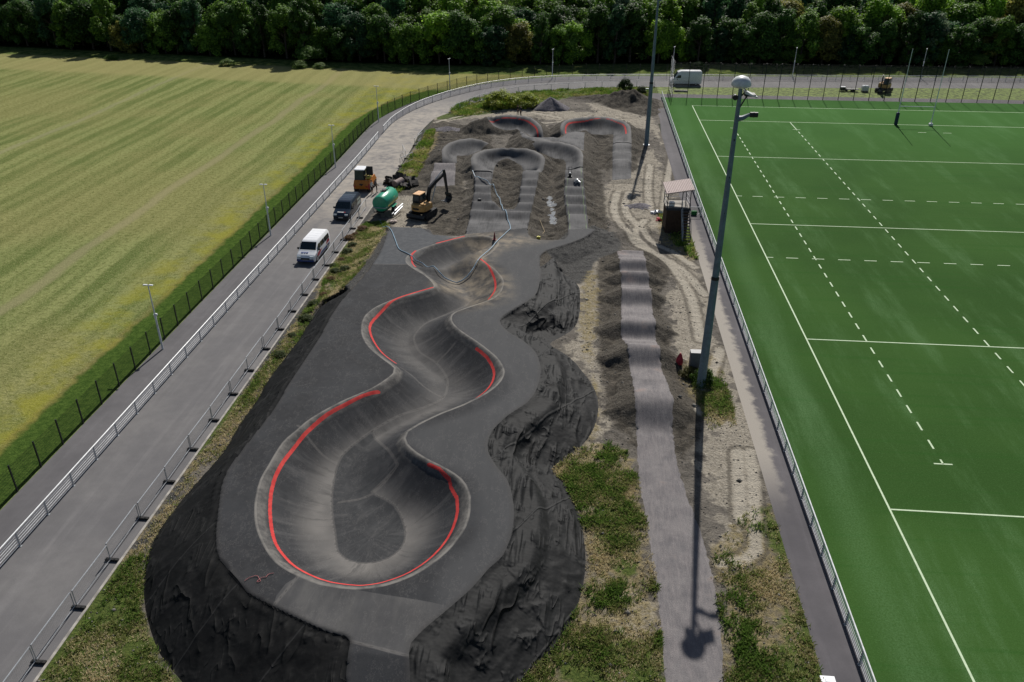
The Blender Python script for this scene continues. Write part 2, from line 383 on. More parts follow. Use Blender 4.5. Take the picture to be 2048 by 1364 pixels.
# creases: folds running down the slope plus lace-like diagonal ones
# fold pattern
def folds(th, s, seed, k=1.):
    u = (X*math.cos(th)+Y*math.sin(th)); v = (-X*math.sin(th)+Y*math.cos(th))
    q = fbm(u, v*.32, s, 3, seed); r = 1-np.abs(q-.5)*9
    return np.clip(r, 0, 1)**1.5*k
mskf = sstep(.42, .62, fbm(X, Y, 2.6, 2, 70))
mskf = sstep(.36, .52, fbm(X, Y, 2.6, 2, 70)); msk2 = sstep(.4, .55, fbm(X, Y, 2.3, 2, 72))
wr = folds(.35, 1.1, 61)*.09*mskf+folds(-.5, .95, 63)*.09*msk2
sag = (fbm(X, Y, 3.2, 2, 66)-.5)*.4
ZfL = hedge*np.clip(tL, 0, 1)**.85+sag*np.minimum(1, 4*tL*(1-tL))+wr*.6*np.minimum(1, 6*tL*(1-tL))+.03
ZfR = hedge*np.clip(tR, 0, 1)**.9+sag*np.minimum(1, 4*tR*(1-tR))+wr*1.35*np.minimum(1, 8*tR*(1-tR))+.03
# a flat shoulder band beside the asphalt on the right bank, then a crease
band = np.clip(-fp/1.3, 0, 1); ZfR = np.where(-fp < 1.3, np.maximum(ZfR, hp-.12-.12*band+wr*.35*sstep(.3, .9, band)), ZfR)
ZfR = np.where((-fp >= 1.3) & (-fp < 2.1), ZfR*sstep(1.3, 2.1, -fp)+(1-sstep(1.3, 2.1, -fp))*np.maximum(ZfR, hp-.24), ZfR)
band = np.clip(-fp/.5, 0, 1); ZfL = np.where(-fp < .5, hp-.1-.1*band, ZfL)
# hollow in the right bank by the notch
x0, y0 = G(1075, 655, .6); d = np.sqrt(((X-x0)/1.3)**2+(Y-y0)**2); ZfR -= .9*np.exp(-(d/1.7)**2)
# pump track bowl
fb = sdf(X, Y, bowl); wall = 4.1
t = np.clip(fb/wall, 0, 1)
depth = np.interp(Y, [-5, 15, 40], [2.0, 1.95, 1.45])
prof_ = 1-(1-t)**1.8
lip = np.where(fb < .35, (np.clip(fb, 0, 1)/.35)**1.5*.35*.55+np.clip(fb, 0, 1)*.0, 0)
Zb = hp-depth*np.where(fb < .35, prof_*(np.clip(fb/.35, 0, 1)**.7), prof_)
x1, y1 = G(988, 497, 1); x2, y2 = G(845, 556, .3); dr = dist_line(X, Y, np.array([(x1, y1), (x2, y2)])); Zb += .75*np.exp(-(dr/1.15)**2)*sstep(0, 1.5, fb)
rimup = .16*np.exp(-((fb+.15)/.5)**2)
Zp = np.where(fb > 0, Zb, hp)+rimup*np.where(fb > .3, 0, 1)*0
Zp += .03*np.exp(-(fb/.45)**2)
xr, yr = G(755, 1310, 2.2); Zp -= np.where((Y < yr) & (fp > -1), np.clip(yr-Y, 0, 9)*.28, 0)
kneepull = np.clip(yr-Y, 0, 9)*.28*np.exp(-np.maximum(0, -fp)/1.5); ZfL = np.maximum(ZfL-kneepull, .03); ZfR = np.maximum(ZfR-kneepull, .03)
# far asphalt
Z = Zd.copy(); fA = np.full(X.shape, -9.); wallness = np.zeros(X.shape)
for poly, f in [(deck, 1.6)]:
    s = sdf(X, Y, poly); Z = np.where(s > 0, 1.6+.03*(n3-.5), Z); fA = np.maximum(fA, s)
for poly, f in S:
    s = sdf(X, Y, poly); Z = np.where(s > 0, f(Y), Z); fA = np.maximum(fA, s)
for poly, o, i, ho, hi, pw in B:
    s = sdf(X, Y, poly); m = s > -.5
    dO, hR = dist_line(X, Y, o, ho); dO = np.where(m, dO, 9); dI = np.where(m, dist_line(X, Y, i), 9)
    t = dI/(dO+dI+1e-6); lip_ = .6*sstep(.35, 0, dO)
    zz = hi+(hR-hi)*np.where(t < .82, (t/.82)**pw, 1.)
    Z = np.where(s > 0, zz, Z); fA = np.maximum(fA, s)
# blend the joints between the straights and the bends
k_ = (fA > 0) & (Y > 62); Zs = Z.copy()
for _ in range(10):
    Zs[1:-1, 1:-1] = (Zs[:-2, 1:-1]+Zs[2:, 1:-1]+Zs[1:-1, :-2]+Zs[1:-1, 2:])/4; Zs = np.where(k_, Zs, Z)
Z = Zs
# earth beside the asphalt stays just below its edge
ext = np.where(fA > 0, Z, -99.)
for _ in range(7):
    e_ = ext.copy()
    for dy_, dx_ in ((0, 1), (0, -1), (1, 0), (-1, 0)):
        r_ = np.roll(np.roll(ext, dy_, 0), dx_, 1); e_ = np.where((ext < -50) & (r_ > -50), np.maximum(e_, r_), e_)
    ext = e_
near = (ext > -50) & (fA <= 0) & (Y > 44); Z = np.where(near, np.minimum(Z, ext-.05-.35*np.maximum(-fA-.25, 0)), Z)
f0_ = sdf(X, Y, s0); fT_ = sdf(X, Y, trackT)+(n5-.5)*.22+(n4-.5)*.08; fG = np.maximum(f0_, fT_)
Z = np.where(f0_ > 0, f0(Y), Z); cross = (n4-.5)*.05
Z = np.where(fT_ > 0, fT(Y)+cross*sstep(0, .5, fT_), Z)
Z = np.where(fL > 0, ZfL, Z); Z = np.where((fR > 0) & (fR >= fL), ZfR, Z); Z = np.where(fp > 0, Zp, Z)
fA = np.minimum(fA, -fp); fL = np.minimum(fL, -fA)
fSite = (lambda: -sdf(X, Y, np.vstack([road_in, [(130, 200), (-100, 200), (-100, -40)]])))()
fSite = np.where(X > -44.69, fSite, .01)
fSite = np.minimum(fSite, np.where(Y < 97, -7.15-X, -5.3-X)+np.where((Y > 97), 0, 0))
fSite = np.minimum(fSite, np.where(Y > 40, 9, 9))
# attributes
AT = {}
dred = np.full(X.shape, 9.)
for r_ in REDS: dred = np.minimum(dred, dist_line(X, Y, r_))
AT['red'] = dred
ds = dist_line(X, Y, np.vstack([ISL, ISL[:1]]))
for r_ in SEAMS: ds = np.minimum(ds, dist_line(X, Y, r_))
AT['seam'] = ds
isl = sdf(X, Y, ISL)
AT['island'] = isl
AT['rim'] = fb
AT['foot'] = np.where((fb > 0), sstep(1.3, 3.5, fb), 0)*np.where(isl > 0, 0, 1)*np.interp(Y, [3, 11], [1, .42])
arc_ = np.concatenate([[0], np.cumsum(np.linalg.norm(np.diff(bowl, axis=0), axis=1))]); AT['arc'] = dist_line(X, Y, bowl, arc_)[1]
old = smooth(P('596,1153 546,1212 608,1241 656,1262 700,1280 819,1312 846,1259 900,1215 700,1178', hplat), True)
AT['old'] = np.maximum(sdf(X, Y, old), -9)
wet = P('780,453 773,468 759,504 745,528 830,529 826,515 870,485 930,470 866,470 841,455', hplat); AT['wet'] = sdf(X, Y, wet)
eastp = P('880,1150 960,1060 945,960 870,920 815,880 830,860 1000,800 1010,740 905,640 1000,600 1010,540 975,515 1000,480 1200,450 1200,700 1090,800 1060,1000 900,1260', hplat); AT['east'] = sdf(X, Y, smooth(eastp, True))
dustp = P('870,572 915,566 945,592 915,620 1010,600 1020,560 985,525 1010,500 1110,478 1060,472 960,462 900,472 940,500 890,530', hplat); AT['sandy'] = sstep(-1.2, 1.5, sdf(X, Y, smooth(dustp, True)))
AT['edge'] = fp
dr_ = np.full(X.shape, 9.)
for (poly, o, i, ho, hi, pw), (k0_, k1_) in ((B[3], (.1, 1.)), (B[4], (0., .86))):
    arc = np.linspace(0, 1, len(o)); d_, a_ = dist_line(X, Y, o, arc); dr_ = np.minimum(dr_, np.where((a_ > k0_) & (a_ < k1_) & (inside(X, Y, poly)), np.abs(d_-.8), 9))
for s_ in ('991,259 1015,259 1027,261 1035,265', '1196,268.6 1225,267.4'): dr_ = np.minimum(dr_, dist_line(X, Y, smooth(P(s_, .75))))
AT['red2'] = dr_
dro = np.full(X.shape, 9.)
for poly, o, i, ho, hi, pw in B: dro = np.minimum(dro, dist_line(X, Y, o))
AT['rim2'] = dro
gl = np.full(X.shape, 9.)
for s_ in ('1137,352 1132,380 1134,404 1138,429 1140,460', '1162,338 1164,367 1167,404 1170,436 1174,464'): gl = np.minimum(gl, dist_line(X, Y, P(s_, .85)))
AT['greenline'] = gl
tt = np.full(X.shape, 9.)
for s_ in ('1235,385 1228,410 1232,435 1250,460 1275,490 1320,512 1370,545 1410,590', '1258,385 1250,410 1256,432 1280,455 1305,485 1345,505 1390,535', '1290,440 1270,470 1300,500 1340,530 1380,590 1400,680', '1060,250 1120,252 1190,240 1240,236', '1030,245 1100,246 1180,232', '870,245 960,225 1040,222 1120,236', '1300,330 1296,380 1300,420', '1345,300 1338,340 1330,400 1325,440', '1500,905 1506,960 1508,1040 1512,1100 1490,1120 1440,1128', '1475,905 1478,960 1482,1040', '1395,830 1420,760 1440,700'):
    tt = np.minimum(tt, dist_line(X, Y, smooth(P(s_, 0))))
AT['tyre'] = tt
def region(*polys, wob=1.5, soft=1.2):
    o = np.zeros(X.shape)
    for s in polys: o = np.maximum(o, sstep(-soft, soft, sdf(X, Y, smooth(P(s, 0), True))+(n4-.5)*wob*2+(n2-.5)*wob))
    return o
AT['sand'] = region('1300,300 1322,340 1340,360 1335,420 1330,470 1230,440 1190,420 1225,360 1262,345', '1340,500 1400,540 1428,640 1450,720 1490,800 1535,960 1545,1020 1515,1115 1440,1135 1430,1020 1400,900 1410,860 1405,800 1350,720 1335,640 1340,560', '1170,560 1225,510 1212,600 1200,700 1215,780 1205,880 1180,900 1190,780 1140,700 1155,660', '840,240 960,222 1100,222 1290,235 1320,290 1290,260 1100,240 940,238 860,262 800,300', '745,380 860,340 850,400 900,440 820,470 780,450', '850,370 930,340 900,470 840,430', '1190,1195 1300,1185 1310,1300 1230,1290', '1150,520 1210,505 1200,560 1150,600', '1180,208 1215,208 1290,225 1200,228')
AT['dry'] = region('1100,930 1190,890 1250,900 1285,1000 1330,1364 1300,1500 940,1480 1040,1364 1150,1200 1170,1080', '1420,1100 1540,1000 1590,1130 1650,1364 1690,1500 1460,1500 1440,1200', '1360,740 1420,700 1450,760 1460,850 1400,840', '1310,420 1340,425 1400,470 1395,520 1330,500', '690,460 780,450 760,500 700,580 640,620 560,730 470,850 330,1010 260,1140 200,1364 100,1500 60,1340 220,1130 340,970 500,760 620,600', '830,290 880,270 850,330 800,370', '1160,1000 1200,560 1165,560 1160,680 1200,780 1200,860', wob=.6)
AT['green'] = region('120,1364 200,1200 250,1130 290,1150 295,1240 360,1364 400,1450 60,1450', '60,1340 150,1230 230,1130 260,1130 200,1300 100,1450', '880,225 960,190 1130,172 1300,172 1330,180 1300,192 1180,190 1060,212 900,240', '1200,960 1260,1000 1280,1150 1220,1140 1190,1040', '1140,1290 1240,1280 1320,1300 1330,1420 1130,1420', '1380,760 1396,740 1405,770 1392,780', '1520,1010 1550,1000 1600,1150 1650,1330 1610,1320 1560,1150', '1320,440 1340,420 1395,470 1380,500 1340,480', '1560,1200 1640,1300 1660,1400 1560,1400', '700,470 780,455 700,560 650,600', '420,840 560,720 540,750 400,910', wob=.8)
AT['darksoil'] = region('1110,192 1290,184 1320,225 1290,232 1215,215 1180,205', '870,360 920,350 930,400 925,470 860,470 850,430', '1075,350 1130,350 1135,478 1070,480 1062,460', '985,330 1045,330 1035,415 1000,412', '1178,340 1200,340 1215,480 1180,460', '1195,520 1240,500 1250,600 1245,700 1260,800 1275,900 1210,800 1195,650', '1290,500 1340,540 1320,600 1345,660 1340,720 1405,820 1370,920 1345,900 1340,780 1300,640', '840,240 960,260 980,290 860,300', '1060,290 1130,300 1130,340 1080,330', '1180,270 1230,290 1228,340 1170,330', '1262,260 1295,270 1270,330', '770,345 870,330 860,380 790,390', wob=.5)
AT['puddle'] = region('1098,392 1104,390 1106,412 1112,432 1110,452 1098,448 1100,425 1096,410', wob=.7, soft=.5)
AT['gravel'] = region('1083,505 1191,459 1240,480 1238,505 1200,520 1160,570 1106,531', '680,600 770,470 790,460 780,500 720,590 650,650', wob=.3)
AT['gravel'] = np.maximum(AT['gravel'], sstep(-43.8, -44.2, X+(n4-.5)*.8)*(Y < 52))
AT['shoulder'] = sstep(-.1, .25, sh-Zg0)

def cut(name, f, mat, keys=(), kind='structure', parent=None, dz=0., sm=True):
    """mesh of the part of the terrain grid where f > 0, its outline cut exactly"""
    ny, nx = X.shape; pos = f > 0; q = pos[:-1, :-1].astype(int)+pos[1:, :-1]+pos[:-1, 1:]+pos[1:, 1:]
    idx = np.arange(ny*nx).reshape(ny, nx)
    full = q == 4; a = idx[:-1, :-1][full]; b = idx[:-1, 1:][full]; c = idx[1:, 1:][full]; d = idx[1:, :-1][full]
    quads = np.stack([a, b, c, d], 1)
    Xf, Yf, Zf, ff = X.ravel(), Y.ravel(), Z.ravel(), f.ravel(); KA = [AT[k].ravel() for k in keys]
    nv = []; na = []; cache = {}; polys = []
    def ev(i, j):
        k = (i, j) if i < j else (j, i)
        if k not in cache:
            t = ff[k[0]]/(ff[k[0]]-ff[k[1]]); cache[k] = ny*nx+len(nv)
            nv.append((Xf[k[0]]+t*(Xf[k[1]]-Xf[k[0]]), Yf[k[0]]+t*(Yf[k[1]]-Yf[k[0]]), Zf[k[0]]+t*(Zf[k[1]]-Zf[k[0]])))
            na.append([A[k[0]]+t*(A[k[1]]-A[k[0]]) for A in KA])
        return cache[k]
    for r, c_ in zip(*np.nonzero((q > 0) & (q < 4))):
        cor = [idx[r, c_], idx[r, c_+1], idx[r+1, c_+1], idx[r+1, c_]]; out = []
        for i in range(4):
            u, v = cor[i], cor[(i+1) % 4]
            if ff[u] > 0: out.append(u)
            if (ff[u] > 0) != (ff[v] > 0): out.append(ev(u, v))
        if len(out) >= 3: polys.append(out)
    VV = np.concatenate([np.stack([Xf, Yf, Zf], 1), np.array(nv).reshape(-1, 3)]); VV[:, 2] += dz
    AA = [np.concatenate([A, np.array([x[i] for x in na])]) if nv else A for i, A in enumerate(KA)]
    loops = np.concatenate([quads.ravel(), np.array([i for p in polys for i in p], int)]).astype(int)
    sizes = np.concatenate([np.full(len(quads), 4), np.array([len(p) for p in polys], int)]).astype(int)
    used, inv = np.unique(loops, return_inverse=True)
    me = bpy.data.meshes.new(name); me.vertices.add(len(used)); me.vertices.foreach_set('co', VV[used].astype(np.float32).ravel())
    me.loops.add(len(loops)); me.loops.foreach_set('vertex_index', inv.astype(np.int32))
    me.polygons.add(len(sizes)); me.polygons.foreach_set('loop_start', np.concatenate([[0], np.cumsum(sizes)[:-1]]).astype(np.int32))
    for k, A in zip(keys, AA):
        at = me.attributes.new(k, 'FLOAT', 'POINT'); at.data.foreach_set('value', A[used].astype(np.float32))
    me.materials.append(mat); me.update(calc_edges=True); me.validate()
    me.polygons.foreach_set('use_smooth', [sm]*len(me.polygons))
    o = bpy.data.objects.new(name, me); C.collection.objects.link(o)
    if kind: tag(o, kind=kind)
    return o
def hz(x, y):
    """terrain height at a point"""
    i = int(np.clip(np.searchsorted(ys, y)-1, 0, len(ys)-2)); j = int(np.clip((x-xs[0])/.13, 0, len(xs)-2))
    return float(Z[i:i+2, j:j+2].mean())
# ------------------------------------------------------------------ setting: materials and sheets
def m_track(far=False):
    t = NT('asphalt_far' if far else 'asphalt_track', .78, .12)
    big = t.noise(.35, 5, .6); mid = t.noise(2.2, 5, .6); fine = t.noise(38, 3, .6); st = t.noise(1.2, 5, .65, t.mapv((1, .16, 1), .2))
    c = t.mix(t.ramp(big, .35, .65), (.018, .019, .022), (.028, .030, .034))
    c = t.mix(t.ramp(mid, .3, .75, 0, .35), c, (.048, .048, .050))
    if not far:
        c = t.mix(t.math('MULTIPLY', t.ramp(t.attr('east'), -.6, .6), .75), c, t.mix(t.ramp(st, .2, .8), (.050, .052, .055), (.067, .068, .071)))
        c = t.mix(t.math('MULTIPLY', t.ramp(t.attr('old'), -.02, .02), t.ramp(big, .3, .65, .55, .95)), c, t.mix(t.ramp(st, .35, .7), (.066, .066, .068), (.096, .094, .092)))
        c = t.mix(t.ramp(t.attr('wet'), -.02, .02, 0, .8), c, t.mix(t.ramp(mid, .4, .7), (.060, .066, .074), (.085, .090, .098)))
        # bowl: trodden floor with dust, rubber-dark walls are left to the light
        ft = t.math('MULTIPLY', t.attr('foot'), t.ramp(t.noise(.5, 2, .5), .25, .75, .5, .95))
        c = t.mix(ft, c, (.175, .166, .156))
        c = t.mix(t.math('MULTIPLY', t.ramp(t.attr('island'), -.02, .02), .85), c, t.mix(t.ramp(mid, .35, .7), (.030, .032, .035), (.042, .044, .047)))
        rr = t.math('ADD', t.attr('rim'), t.math('MULTIPLY', t.math('SUBTRACT', mid, .5), .3))
        bandr = t.math('MULTIPLY', t.ramp(t.attr('rim'), -.10, -.04), t.ramp(rr, .62, .30)); blot = t.ramp(t.noise(1.6, 5, .7), .3, .7, .25, .95)
        c = t.mix(t.math('MULTIPLY', bandr, blot), c, (.155, .147, .136))
        rl = t.math('ABSOLUTE', t.math('ADD', t.attr('rim'), .05)); c = t.mix(t.math('MULTIPLY', t.ramp(rl, .09, .04), t.ramp(t.noise(.8, 3), .35, .6, .25, .85)), c, (.19, .18, .165))
        cv = t.n('ShaderNodeCombineXYZ'); t.l(t.math('MULTIPLY', t.attr('arc'), 1.6), cv.inputs[0]); t.l(t.math('MULTIPLY', t.attr('rim'), .25), cv.inputs[1])
        sk = t.noise(1., 5, .65, cv.outputs[0]); inw = t.ramp(t.attr('rim'), .4, .8)
        c = t.mix(t.math('MULTIPLY', inw, t.ramp(sk, .45, .75, 0, .4)), c, (.115, .112, .110)); c = t.mix(t.math('MULTIPLY', inw, t.ramp(sk, .5, .28, 0, .5)), c, (.022, .023, .025))
        sm = t.attr('seam')
        c = t.mix(t.ramp(sm, .13, .04, 0, .35), c, (.17, .16, .15)); c = t.mix(t.ramp(sm, .04, .02, 0, .6), c, (.03, .03, .03))
        sc_ = t.ramp(t.math('ABSOLUTE', t.math('SUBTRACT', t.noise(.55, 6, .75, t.mapv((1, .5, 1), .6)), .5)), .009, .0, 0, .2); c = t.mix(sc_, c, (.2, .19, .18))
        c = t.mix(t.math('MULTIPLY', t.attr('sandy'), t.ramp(t.noise(.9, 4, .6), .3, .75, .05, .8)), c, (.27, .225, .165))
        c = t.mix(t.math('MULTIPLY', t.ramp(t.attr('edge'), .35, .0), .5), c, (.045, .043, .042))
    else:
        c = t.mix(t.ramp(t.noise(.5, 5, .6), .3, .65, .1, .9), c, (.110, .109, .112))
        c = t.mix(t.ramp(t.noise(1., 5, .6, t.mapv((6, .5, 1))), .35, .75, 0, .45), c, (.14, .137, .137))
        c = t.mix(t.math('MULTIPLY', t.ramp(t.attr('rim2'), 1.1, .25), .6), c, (.17, .165, .16))
        c = t.mix(t.math('MULTIPLY', t.ramp(t.attr('greenline'), .07, .04), .4), c, (.20, .32, .12))
    c = t.mix(t.ramp(t.voro(6), .02, .0, 0, .5), c, (.4, .38, .35))
    c = t.mix(t.ramp(fine, .35, .7, 0, .25), c, t.mix(.3, c, (.2, .2, .2)))
    rd = t.ramp(t.math('ADD', t.attr('red2' if far else 'red'), t.math('MULTIPLY', t.math('SUBTRACT', t.noise(9, 4, .7), .5), .05)), .115 if far else .105, .10 if far else .085, 0, .93)
    c = t.mix(rd, c, t.mix(t.ramp(mid, .3, .7), (.50, .035, .035), (.62, .07, .06)))
    t.col(c); t.bump(fine, .3, .012)
    return t.m
def m_fabric(k=1.):
    t = NT('woven_fabric' if k == 1 else 'smooth_fabric', .72, .16*k)
    def ridge(sc, rot, st, k=2.2):
        n = t.noise(sc, .5, .4, t.mapv((1, st, 1), rot), .0); q = t.math('SUBTRACT', 1., t.math('ABSOLUTE', t.math('MULTIPLY', t.math('SUBTRACT', n, .5), 7.)))
        return t.math('POWER', t.math('MAXIMUM', q, 0.), k)
    mk1 = t.ramp(t.noise(.5, 3), .47, .62); mk2 = t.ramp(t.noise(.38, 2, .5, t.mapv((1, 1, 1), 1.3)), .48, .62)
    c = t.mix(t.ramp(t.noise(.5, 4), .3, .7), (.012*k, .0125*k, .013*k), (.021*k, .0215*k, .022*k))
    c = t.mix(t.ramp(t.noise(4, 5, .7), .5, .85, 0, .5), c, (.034, .033, .031))
    c = t.mix(t.ramp(t.voro(1.7), .03, .0, 0, .8), c, (.16, .15, .13))
    u = t.mapv((1, 1, 1), .5); s = t.n('ShaderNodeSeparateXYZ'); t.l(u, s.inputs[0])
    lap = t.math('ABSOLUTE', t.math('SUBTRACT', t.math('FRACT', t.math('ADD', t.math('MULTIPLY', s.outputs[0], .21), t.math('MULTIPLY', t.noise(.3, 1), .06))), .5))
    c = t.mix(t.ramp(lap, .014, .004, 0, .5), c, (.04, .04, .04))
    t.col(c)
    h = t.math('ADD', t.math('MULTIPLY', ridge(1.0, .95, .13), mk1), t.math('MULTIPLY', ridge(1.3, -.3, .12), mk2))
    h = t.math('ADD', h, t.math('MULTIPLY', t.math('MULTIPLY', ridge(2.6, .5, .12), mk1), .45)); h = t.math('ADD', h, t.math('MULTIPLY', t.noise(.7, 3), 1.2))
    h = t.math('ADD', h, t.ramp(lap, .02, .0, 0, .25)); t.bump(h, 1., .15 if k == 1 else .075)
    return t.m
def m_dirt():
    t = NT('dirt_ground', .95, .15)
    fine = t.noise(7, 6, .7); mid = t.noise(1.3, 6, .68); big = t.noise(.22, 4, .6); gr = t.noise(30, 3, .6)
    c = t.mix(t.ramp(mid, .3, .72), (.085, .076, .065), (.175, .158, .136))
    c = t.mix(t.ramp(big, .4, .65, 0, .5), c, (.22, .198, .168))
    sand = t.ramp(t.math('ADD', t.attr('sand'), t.math('MULTIPLY', t.math('SUBTRACT', mid, .5), .9)), .35, .75)
    c = t.mix(sand, c, t.mix(t.ramp(fine, .32, .68), (.22, .195, .155), (.41, .37, .305)))
    dk = t.math('ADD', t.attr('darksoil'), t.math('MULTIPLY', t.math('SUBTRACT', fine, .5), 1.1))
    c = t.mix(t.ramp(dk, .35, .7, 0, .92), c, t.mix(t.ramp(mid, .35, .7), (.034, .030, .024), (.115, .10, .080)))
    c = t.mix(t.ramp(t.math('ADD', t.attr('shoulder'), t.math('MULTIPLY', t.math('SUBTRACT', fine, .5), .5)), .5, .8, 0, .9), c, t.mix(t.ramp(fine, .3, .7), (.048, .042, .034), (.130, .116, .096)))
    c = t.mix(t.ramp(t.math('ADD', t.attr('gravel'), t.math('MULTIPLY', t.math('SUBTRACT', fine, .5), .5)), .4, .7), c, t.mix(t.ramp(fine, .3, .75), (.05, .049, .047), (.12, .117, .112)))
    dry = t.ramp(t.math('ADD', t.attr('dry'), t.math('MULTIPLY', t.math('SUBTRACT', mid, .5), 1.2)), .45, .8)
    c = t.mix(t.math('MULTIPLY', dry, t.ramp(t.noise(2.3, 4), .35, .6, .3, .9)), c, t.mix(t.ramp(fine, .3, .7), (.16, .13, .06), (.34, .28, .15)))
    gn = t.ramp(t.math('ADD', t.attr('green'), t.math('MULTIPLY', t.math('SUBTRACT', t.noise(.9, 5), .5), 1.)), .4, .75)
    c = t.mix(gn, c, t.mix(t.ramp(fine, .3, .7), (.045, .075, .016), (.12, .15, .035)))
    ty = t.math('ADD', t.attr('tyre'), t.math('MULTIPLY', t.math('SUBTRACT', mid, .5), .5))
    c = t.mix(t.ramp(ty, .5, .2, 0, .8), c, (.44, .40, .33)); c = t.mix(t.math('MULTIPLY', t.ramp(t.math('ABSOLUTE', t.math('SUBTRACT', ty, .62)), .22, .05), .6), c, (.10, .088, .07))
    pd = t.attr('puddle'); c = t.mix(t.ramp(pd, .4, .6, 0, .8), c, (.36, .38, .40))
    st = t.voro(5.5); c = t.mix(t.ramp(st, .1, .03, 0, .35), c, (.42, .40, .36))
    t.col(c); t.put(t.b.inputs['Roughness'], t.ramp(pd, .4, .6, .95, .15))
    t.bump(t.math('ADD', t.math('MULTIPLY', fine, 1.), t.math('ADD', t.math('MULTIPLY', mid, 1.4), t.math('MULTIPLY', gr, .3))), .8, .22)
    return t.m
def m_gravel():
    t = NT('gravel_track', .92, .2)
    fine = t.noise(16, 5, .7); mid = t.noise(.9, 5, .65); st = t.noise(1.6, 5, .7, t.mapv((3.5, .5, 1)))
    c = t.mix(t.ramp(mid, .35, .65), (.145, .137, .141), (.215, .202, .200))
    c = t.mix(t.ramp(st, .35, .7, 0, .6), c, (.29, .262, .255)); c = t.mix(t.ramp(fine, .3, .7, 0, .55), c, (.10, .094, .10))
    c = t.mix(t.ramp(t.noise(.45, 3), .62, .75, 0, .5), c, (.30, .22, .19))
    t.col(c); t.bump(t.math('ADD', fine, st), .6, .06); return t.m
def m_road(name, a, b, dust=.5, dusty_y=None):
    t = NT(name, .88, .25)
    big = t.noise(.12, 4, .6); mid = t.noise(1.1, 5, .62); fine = t.noise(45, 2, .6); st = t.noise(.8, 5, .6, t.mapv((1.6, .07, 1)))
    c = t.mix(t.ramp(big, .35, .65), a, b); c = t.mix(t.ramp(st, .45, .72, 0, .35), c, tuple(x*1.45 for x in b)); c = t.mix(t.ramp(mid, .3, .7, 0, .3), c, tuple(x*.72 for x in a))
    if dusty_y:
        s = t.n('ShaderNodeSeparateXYZ'); t.l(t.obj(), s.inputs[0])
        f = t.math('MULTIPLY', t.ramp(s.outputs[1], dusty_y, dusty_y+22), t.ramp(t.math('ADD', mid, t.math('MULTIPLY', t.noise(.3, 4), 1.)), .6, 1.25))
        f = t.math('MULTIPLY', f, t.ramp(s.outputs[1], 118, 98)); c = t.mix(f, c, (.36, .325, .28))
    if name.startswith('side'):
        s = t.n('ShaderNodeSeparateXYZ'); t.l(t.obj(), s.inputs[0]); e_ = t.math('ADD', s.outputs[0], t.math('MULTIPLY', t.math('SUBTRACT', mid, .5), 1.6))
        c = t.mix(t.math('MULTIPLY', t.ramp(e_, -5.9, -6.5), t.math('MULTIPLY', t.ramp(s.outputs[1], -2, 6), t.ramp(s.outputs[1], 60, 34))), c, (.34, .31, .27))
    c = t.mix(t.ramp(t.voro(.9), .03, .01, 0, .8), c, (.05, .05, .05)); c = t.mix(t.ramp(fine, .35, .65, 0, .2), c, (.05, .05, .05))
    t.col(c); t.bump(fine, .15, .01); return t.m
EDGE = lambda x: np.interp(x, [-260, -157, -100, -70, -48, -5, 40, 75, 160], [168, 160.5, 151.5, 147.5, 146.5, 153.5, 155, 155.5, 159])
